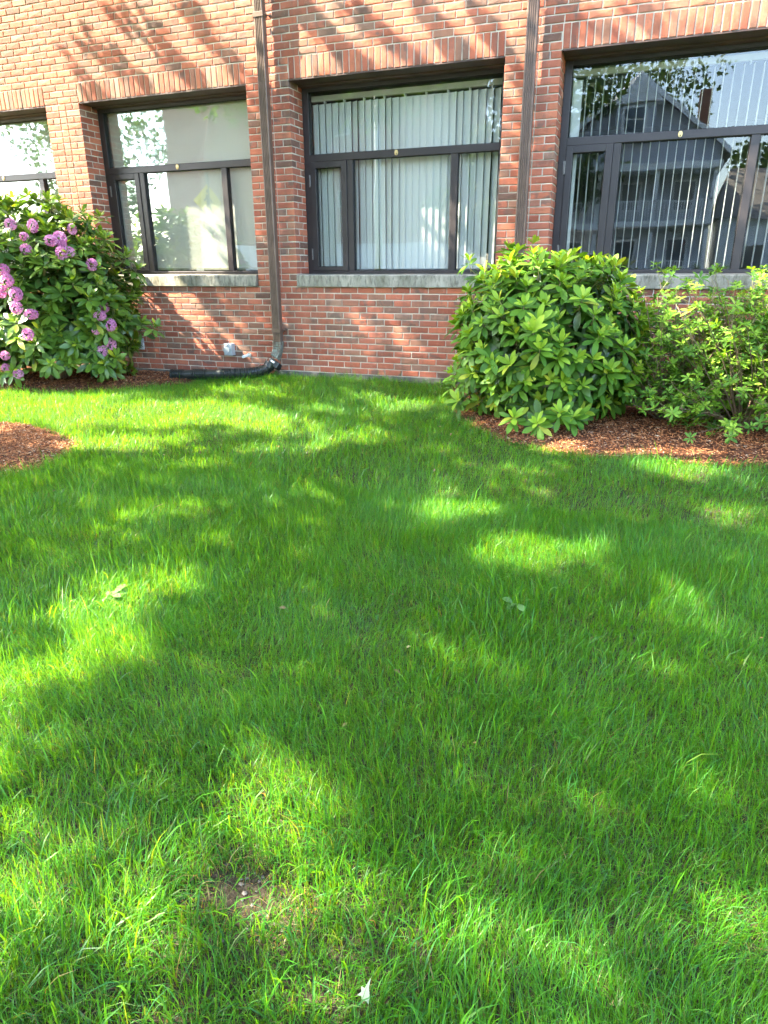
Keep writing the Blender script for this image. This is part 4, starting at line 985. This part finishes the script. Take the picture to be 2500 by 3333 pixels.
def light_wanted(P, onwall):
    p = project(P); u, v = p[:, 0], p[:, 1]; L = np.zeros(len(P))
    WRP = np.stack([vnoise(P[:, 0], P[:, 1], 2.6, 35) - .5, vnoise(P[:, 0], P[:, 1], 2.6, 36) - .5], 1) * 0.34
    for (ca, da, ra_, rb_, s) in LITG:
        q = P[:, :2] + WRP - ca; a_ = q @ da; b_ = q @ np.array([-da[1], da[0]])
        g_ = ((a_ / ra_) ** 2 + (b_ / rb_) ** 2) + 0.9 * (vnoise(P[:, 0], P[:, 1], 6.0, 33) - .5) + 0.6 * (vnoise(P[:, 0], P[:, 1], 13.0, 34) - .5)
        L = np.where(onwall, L, np.maximum(L, s * sstep(1.5, 0.7, g_)))
    fleck = 0.5 * sstep(0.60, 0.85, vnoise(P[:, 0], P[:, 1], 1.5, 37) * .55 + vnoise(P[:, 0], P[:, 1], 5.5, 38) * .45)
    L = np.where(onwall, L, np.maximum(L, fleck))
    lw = np.zeros(len(P))
    for (cx, cy, rx, ry, s) in WLIT:
        if rx: lw = np.maximum(lw, s * np.exp(-(((u - cx) / rx) ** 2 + ((v - cy) / ry) ** 2) ** 1.3))
    top = sstep(330, 215, v + 0.09 * u) * 0.97
    dk = np.zeros(len(P))
    for (a_, b_, w_) in WDARK:
        a_ = np.array(a_, float); b_ = np.array(b_, float); e = b_ - a_; t = np.clip(((u - a_[0]) * e[0] + (v - a_[1]) * e[1]) / (e @ e), 0, 1)
        dd = np.hypot(u - a_[0] - t * e[0], v - a_[1] - t * e[1]) + 10 * (vnoise(u, v, 0.03, 31) - .5); dk = np.maximum(dk, 0.9 * sstep(w_ * 1.9, w_ * .9, dd))
    lw = np.maximum(lw, top * (1 - dk))
    # left of the picture the crown is thinned to let sun on the pink bush
    lw = np.where(P[:, 0] < -3.0, np.maximum(lw, 0.6), lw)
    return np.where(onwall, lw, L)
tree = empty('shade_tree', (-1.75, -4.0, float(gz(-1.75, -4.0))))
tag(tree, 'broad leafy maple standing in the mulch ring and shading the lawn', 'tree')
tl = np.array(tree.location)
TCEN = np.array([-2.7, -4.9, 6.7]); TRAD = np.array([4.7, 5.1, 3.1])
rtg = np.random.default_rng(77)
ptsL = []
n = 150000
wall_pick = rtg.random(n) < 0.30
tx = rtg.uniform(-5, 5.6, n); ty = np.where(wall_pick, 0.0, rtg.uniform(-8.0, 0.0, n)); tz = np.where(wall_pick, rtg.uniform(0, 5, n), 0); tz = np.where(wall_pick, tz, gz(tx, ty))
P0 = np.stack([tx, ty, tz], 1); hgt = rtg.uniform(3.4, 9.8, n)
Q = P0 - SUN * ((hgt - tz) / -SUN[2])[:, None]
e = ((Q - TCEN) / TRAD); rr = (e ** 2).sum(1)
ok = (rr < 1 + 0.25 * (vnoise(Q[:, 0], Q[:, 1], .8, 40) - .5)) & (Q[:, 1] < -0.8)
Lw = light_wanted(P0, wall_pick)
keep = ok & (rtg.random(n) > np.clip(1.3 * Lw, 0, 1)) & (Lw < 0.75)  # leaves dropped where sun patches are wanted
Qk = Q[keep]
# the part of the crown whose shade falls out of the picture
n2 = 6000; dv = rtg.normal(0, 1, (n2, 3)); dv /= np.linalg.norm(dv, axis=1)[:, None]; Q2 = TCEN + dv * TRAD * rtg.uniform(.55, 1, (n2, 1))
t_w = -Q2[:, 1] / SUN[1]; zw = Q2[:, 2] + SUN[2] * t_w; onw = zw > 0
t_g = (Q2[:, 2] + 0.2) / -SUN[2]; hit = np.where(onw[:, None], Q2 + SUN * t_w[:, None], Q2 + SUN * t_g[:, None])
Q2 = Q2[(light_wanted(hit, onw) < 0.15) & (Q2[:, 1] < -0.8) & ((hit[:, 0] > -1.5) | (hit[:, 0] < -6))]
Qk = np.concatenate([Qk[rtg.permutation(len(Qk))[:27000]], Q2])
n = len(Qk)
ML = np.array([(0, 0, 0), (-.28, .18, .02), (-.5, .55, -.03), (-.17, .58, .03), (0, 1.0, -.08), (.17, .58, .03), (.5, .55, -.03), (.28, .18, .02)])
MT = np.array([(0, 7, 1), (1, 3, 2), (1, 7, 3), (3, 7, 5), (3, 5, 4), (5, 7, 6)])
sz = rtg.uniform(0.09, 0.15, n); dvec = rtg.normal(0, 1, (n, 3)); dvec[:, 2] -= .6; dvec /= np.linalg.norm(dvec, axis=1)[:, None]
upv = rtg.normal(0, .55, (n, 3)) + np.array([0, 0, 1]); xv = np.cross(dvec, upv); xv /= np.linalg.norm(xv, axis=1)[:, None]; zv = np.cross(xv, dvec)
V = Qk[:, None] - tl + sz[:, None, None] * (ML[None, :, 0, None] * xv[:, None] + ML[None, :, 1, None] * dvec[:, None] + ML[None, :, 2, None] * zv[:, None])
T = (MT[None] + (np.arange(n) * 8)[:, None, None]).reshape(-1, 3)
cr = obj_np('crown', V.reshape(-1, 3), T, M['canopy'], tree, rnd=np.repeat(rtg.random(n), 8)); cr["kind"] = 'stuff'
tk = MB(); tp = catmull([(0, 0, -0.1), (0.02, 0.0, .5), (-0.05, -0.05, 1.6), (-0.1, -.1, 3.0), (-0.3, -.3, 5.0), (-.6, -.6, 8.4)], 6); tk.tube(tp, np.interp(np.linspace(0, 1, len(tp)), [0, .06, .2, .5, 1], [.30, .21, .17, .14, .03]), 14); tk.build('trunk', M['bark'], tree, smooth=True)
rl = random.Random(4)
for i in range(13):
    z0 = rl.uniform(2.6, 6.2); a_ = i * 2.4; R = rl.uniform(2.4, 4.3) * (1 - max(0, z0 - 4) * .1)
    p0 = np.array([-.1, -.1, z0]); p3 = np.array([TCEN[0] - tl[0] + math.cos(a_) * R, TCEN[1] - tl[1] + math.sin(a_) * R, max(z0 + rl.uniform(.7, 2.4), 3.9 - tl[2])])
    if p3[1] + tl[1] > -1.0: p3[1] = -1.0 - tl[1]
    m_ = MB(); c_ = catmull([p0, p0 * .6 + p3 * .4 + np.array([0, 0, .25]), p3], 6); m_.tube(c_, np.linspace(.075, .015, len(c_)), 8)
    br = m_.build('branch', M['bark'], tree, smooth=True)
    tw = MB()
    for k in range(7):
        s = c_[rl.randrange(4, len(c_))]; e_ = s + np.array([rl.gauss(0, .5), rl.gauss(0, .5), rl.uniform(0, .6)]); 
        if e_[1] + tl[1] > -0.7: continue
        tw.tube([s, (s + e_) / 2 + np.array([0, 0, .05]), e_], [.014, .009, .004], 5)
    if tw.v: tw.build('twig', M['bark'], br)

# ------------------------------------------------------------------ across the street (seen mirrored in the glass)
M['asphalt'] = simple('asphalt', (0.05, 0.05, 0.052), 0.9, 0.2, 30, bs=0.4)
M['siding'] = simple('grey_siding', (0.40, 0.43, 0.48), 0.7, 0.06, 3, bs=0.1)
M['white'] = simple('white_trim', (0.75, 0.76, 0.77), 0.5, 0.05, 6, bs=0.05)
M['shingle'] = simple('roof_shingle', (0.24, 0.21, 0.18), 0.9, 0.25, 14, bs=0.5)
M['darkglass'] = simple('far_window_glass', (0.05, 0.07, 0.09), 0.08, 0.1, 2, bs=0)
M['yellow'] = simple('yellow_sign_sheet', (0.70, 0.50, 0.03), 0.5, 0.05, 6, bs=0)
def sheet(name, x0, x1, y0, y1, dz, mat, label):
    xs = np.linspace(x0, x1, 60); ys = np.linspace(y0, y1, 8); V = []; F = []
    for x in xs:
        for y in ys: V.append((x, y, float(gz(x, y)) + dz))
    for i in range(59):
        for j in range(7): F.append((i * 8 + j, (i + 1) * 8 + j, (i + 1) * 8 + j + 1, i * 8 + j + 1))
    o = MB().add(V, F).build(name, mat); tag(o, label, name, kind='structure')
sheet('road', -150, 150, -20.5, -13.5, 0.02, M['asphalt'], 'asphalt street behind the lawn, seen mirrored in the windows')
Z0 = -0.42
hs = empty('wooden_house', (1.9, -34, Z0)); tag(hs, 'grey gabled wooden house with porches mirrored in the right window', 'house')
MB().box(-4.2, 4.2, -11, 0, 0, 7.2).add([(-4.2, 0, 7.2), (4.2, 0, 7.2), (0, 0, 10.4), (-4.2, -11, 7.2), (4.2, -11, 7.2), (0, -11, 10.4)], [(0, 1, 2), (3, 5, 4)]).build('wall', M['siding'], hs)
for s in (-1, 1):
    MB().add([(0, .5, 10.75), (s * 4.75, .5, 7.05), (s * 4.75, -11.4, 7.05), (0, -11.4, 10.75), (0, .5, 10.5), (s * 4.75, .5, 6.8), (s * 4.75, -11.4, 6.8), (0, -11.4, 10.5)], QUADS).build('roof', M['shingle'], hs)
    MB().add([(0, .52, 10.72), (s * 4.8, .52, 7.0), (s * 4.8, .56, 7.0), (0, .56, 10.72), (0, .52, 10.42), (s * 4.8, .52, 6.7), (s * 4.8, .56, 6.7), (0, .56, 10.42)], QUADS).build('rake_board', M['white'], hs)
MB().box(-.95, .95, 0.02, .8, 7.6, 9.3).build('attic_bay', M['siding'], hs)
MB().add([(0, 1.0, 10.5), (-1.3, 1.0, 9.25), (1.3, 1.0, 9.25), (0, 0, 10.5), (-1.3, 0, 9.25), (1.3, 0, 9.25)], [(0, 1, 2), (0, 3, 4, 1), (0, 2, 5, 3), (1, 4, 5, 2)]).build('bay_roof', M['white'], hs)
w_ = MB().box(-.6, .6, .8, .86, 7.9, 9.1).build('window', M['white'], hs); MB().box(-.45, .45, .861, .88, 8.02, 8.5).box(-.45, .45, .861, .88, 8.56, 9.0).build('pane', M['darkglass'], w_)
for z in (0.6, 3.45):
    p = MB().box(-4.2, 4.2, 0.02, 2.0, z, z + 0.25).build('porch_deck', M['white'], hs)
    r_ = MB().box(-4.1, 4.1, 1.88, 1.96, z + 1.15, z + 1.22).build('rail', M['white'], hs)
    for i in range(60): MB().box(-4.05 + i * .137, -4.0 + i * .137, 1.89, 1.94, z + .25, z + 1.15).build('baluster', M['white'], r_)
    for xx in (-4.1, -1.4, 1.3, 3.95): MB().box(xx, xx + .18, 1.78, 1.96, z + .25, z + 2.6).build('post', M['white'], hs)
    for xx in (-3.2, -.4, 2.2):
        w_ = MB().box(xx, xx + 1.1, 0.02, .06, z + .8, z + 2.3).build('window', M['white'], hs); MB().box(xx + .1, xx + 1.0, .061, .08, z + .9, z + 2.2).build('pane', M['darkglass'], w_)
MB().box(-4.3, 4.3, 0.02, 2.2, 6.05, 6.35).build('porch_roof', M['white'], hs)
ch = MB().box(3.1, 3.7, -6.5, -5.9, 7.5, 11.0).build('chimney', M['brick'], hs)
g_ = empty('low_house', (11.5, -40, Z0)); tag(g_, 'pale low house beside the gabled house mirrored in the right window', 'house')
MB().box(-4.5, 4.5, -8, 0, 0, 4.2).build('wall', M['white'], g_)
MB().add([(-5, .4, 4.1), (5, .4, 4.1), (5, -8.4, 4.1), (-5, -8.4, 4.1), (-4, -4, 7.2), (4, -4, 7.2)], [(0, 1, 5, 4), (2, 3, 4, 5), (1, 2, 5), (3, 0, 4), (0, 3, 2, 1)]).build('roof', M['shingle'], g_)
for xx in (-3, 0, 2.6): MB().box(xx, xx + 1.0, 0.01, .05, 1.2, 2.6).build('window', M['darkglass'], g_)
ab = empty('apartment_block', (-12.5, -24, Z0)); tag(ab, 'tall brick apartment block with white base mirrored in the middle window', 'building')
def block_mat():
    m, n, out = new_mat('far_brickwork'); t = N(n, 'ShaderNodeTexBrick'); t.inputs['Scale'].default_value = 1.0
    t.inputs['Color1'].default_value = (.20, .075, .05, 1); t.inputs['Color2'].default_value = (.27, .11, .075, 1); t.inputs['Mortar'].default_value = (.36, .31, .26, 1)
    t.inputs['Brick Width'].default_value = .2; t.inputs['Row Height'].default_value = .075; t.inputs['Mortar Size'].default_value = .008
    g = N(n, 'ShaderNodeNewGeometry'); mp = N(n, 'ShaderNodeMapping'); mp.inputs['Rotation'].default_value = (math.pi / 2, 0, 0); n.links.new(g.outputs['Position'], mp.inputs[0]); n.links.new(mp.outputs[0], t.inputs[0])
    p = N(n, 'ShaderNodeBsdfPrincipled'); p.inputs['Roughness'].default_value = .9; n.links.new(t.outputs[0], p.inputs['Base Color']); n.links.new(p.outputs[0], out.inputs[0]); return m
MB().box(-7.5, 6.5, -10, 0, 2.6, 12.5).build('wall', block_mat(), ab)
MB().box(-7.5, 6.5, -10, 0.06, 0, 2.6).build('base_wall', M['white'], ab)
for zz, xx in ((4.2, 1.9), (7.2, 1.7), (10.0, 1.7), (10.0, -2.8), (10.0, 4.6)):
    if True:
        w_ = MB().box(xx, xx + .9, 0.005, .08, zz, zz + .75).build('window', M['white'], ab); MB().box(xx + .08, xx + .42, .081, .1, zz + .08, zz + .67).box(xx + .48, xx + .82, .081, .1, zz + .08, zz + .67).build('pane', M['darkglass'], w_)
po = empty('light_pole', (-4.1, -12.5, Z0)); tag(po, 'white street light pole mirrored in the middle window', 'pole')
MB().tube([(0, 0, 0), (0, 0, 7.5)], [.11, .07], 14).build('shaft', M['white'], po, smooth=True); MB().tube([(0, 0, 7.4), (0, -.5, 7.7), (0, -1.6, 7.8)], [.05, .045, .04], 10).build('arm', M['white'], po, smooth=True)
MB().box(-.15, .15, -2.2, -1.5, 7.7, 7.85).build('lamp_head', M['grey_box'], po, bevel=.03); MB().tube([(0, 0, 0), (0, 0, .35)], .2, 14).build('base', M['white'], po)
sg = empty('warning_sign', (-8.4, -10.2, Z0)); tag(sg, 'yellow diamond pedestrian warning sign mirrored in the left window', 'sign')
MB().box(-.03, .03, -.03, .03, 0, 4.1).build('post', M['steel'], sg)
c_ = 3.35; h_ = .44; ang = math.radians(-62)
V = [(math.cos(ang) * u, math.sin(ang) * u + .04 + y, c_ + v) for y in (0, .006) for (u, v) in ((0, -h_), (h_, 0), (0, h_), (-h_, 0))]
MB().add(V, [(0, 1, 2, 3), (7, 6, 5, 4), (0, 4, 5, 1), (1, 5, 6, 2), (2, 6, 7, 3), (3, 7, 4, 0)]).build('panel', M['yellow'], sg)
fig = MB()
def stroke(a_, b_, w_):
    A = np.array(a_); B = np.array(b_); d = (B - A) / np.linalg.norm(B - A); nn = np.array([-d[1], d[0]]) * w_
    q = [A - nn, B - nn, B + nn, A + nn]; fig.add([(math.cos(ang) * u, math.sin(ang) * u + .0485, c_ + v) for (u, v) in q], [(0, 1, 2, 3)])
for s in (((0, .18), (0, -.06), .05), ((0, -.04), (.11, -.26), .03), ((0, -.04), (-.12, -.26), .03), ((0, .14), (.13, .0), .022), ((0, .14), (-.12, .02), .022), ((-.035, .26), (.035, .26), .04)): stroke(*s)
fig.build('walking_figure', M['black'], sg)
def far_tree(x, y, h, r, label, seed):
    t = empty('background_tree', (x, y, Z0)); tag(t, label, 'tree', 'trees across the street'); q = np.random.default_rng(seed)
    MB().tube([(0, 0, -.1), (.1, 0, h * .35), (0, .1, h * .8)], [.35, .24, .08], 10).build('trunk', M['bark'], t, smooth=True)
    nb = 16; B = np.stack([q.normal(0, r * .45, nb), q.normal(0, r * .45, nb), h * q.uniform(.4, .95, nb)], 1); R = q.uniform(.3, .5, nb) * r
    n = 3600; i = q.integers(0, nb, n); d = q.normal(0, 1, (n, 3)); d /= np.linalg.norm(d, axis=1)[:, None]; P = B[i] + d * R[i][:, None] * q.uniform(.6, 1.05, (n, 1))
    s = q.uniform(.20, .40, n); dv = q.normal(0, 1, (n, 3)); dv /= np.linalg.norm(dv, axis=1)[:, None]; xv = np.cross(dv, q.normal(0, 1, (n, 3))); xv /= np.linalg.norm(xv, axis=1)[:, None]; zv = np.cross(xv, dv)
    V = P[:, None] + s[:, None, None] * (ML[None, :, 0, None] * xv[:, None] + ML[None, :, 1, None] * dv[:, None] + ML[None, :, 2, None] * zv[:, None])
    o = obj_np('crown', V.reshape(-1, 3), (MT[None] + (np.arange(n) * 8)[:, None, None]).reshape(-1, 3), M['far_leaf'], t, rnd=np.repeat(q.random(n), 8)); o["kind"] = 'stuff'
far_tree(-2.6, -31, 13, 3.6, 'dense dark tree beside the gabled house mirrored in the right window', 51)
far_tree(-3.5, -44, 19, 5.5, 'very tall tree left of the gabled house mirrored in the right window', 57)
far_tree(1.0, -50, 19, 6.0, 'tall tree rising behind the gabled house mirrored in the right window', 52)
far_tree(10.5, -52, 9.5, 3.2, 'tree behind the low pale house mirrored in the right window', 53)
far_tree(-2.0, -19.0, 6.0, 1.5, 'small street tree mirrored in the middle window', 54)
far_tree(-30, -30, 11, 4.0, 'tree at the far end of the street mirrored in the left windows', 55)
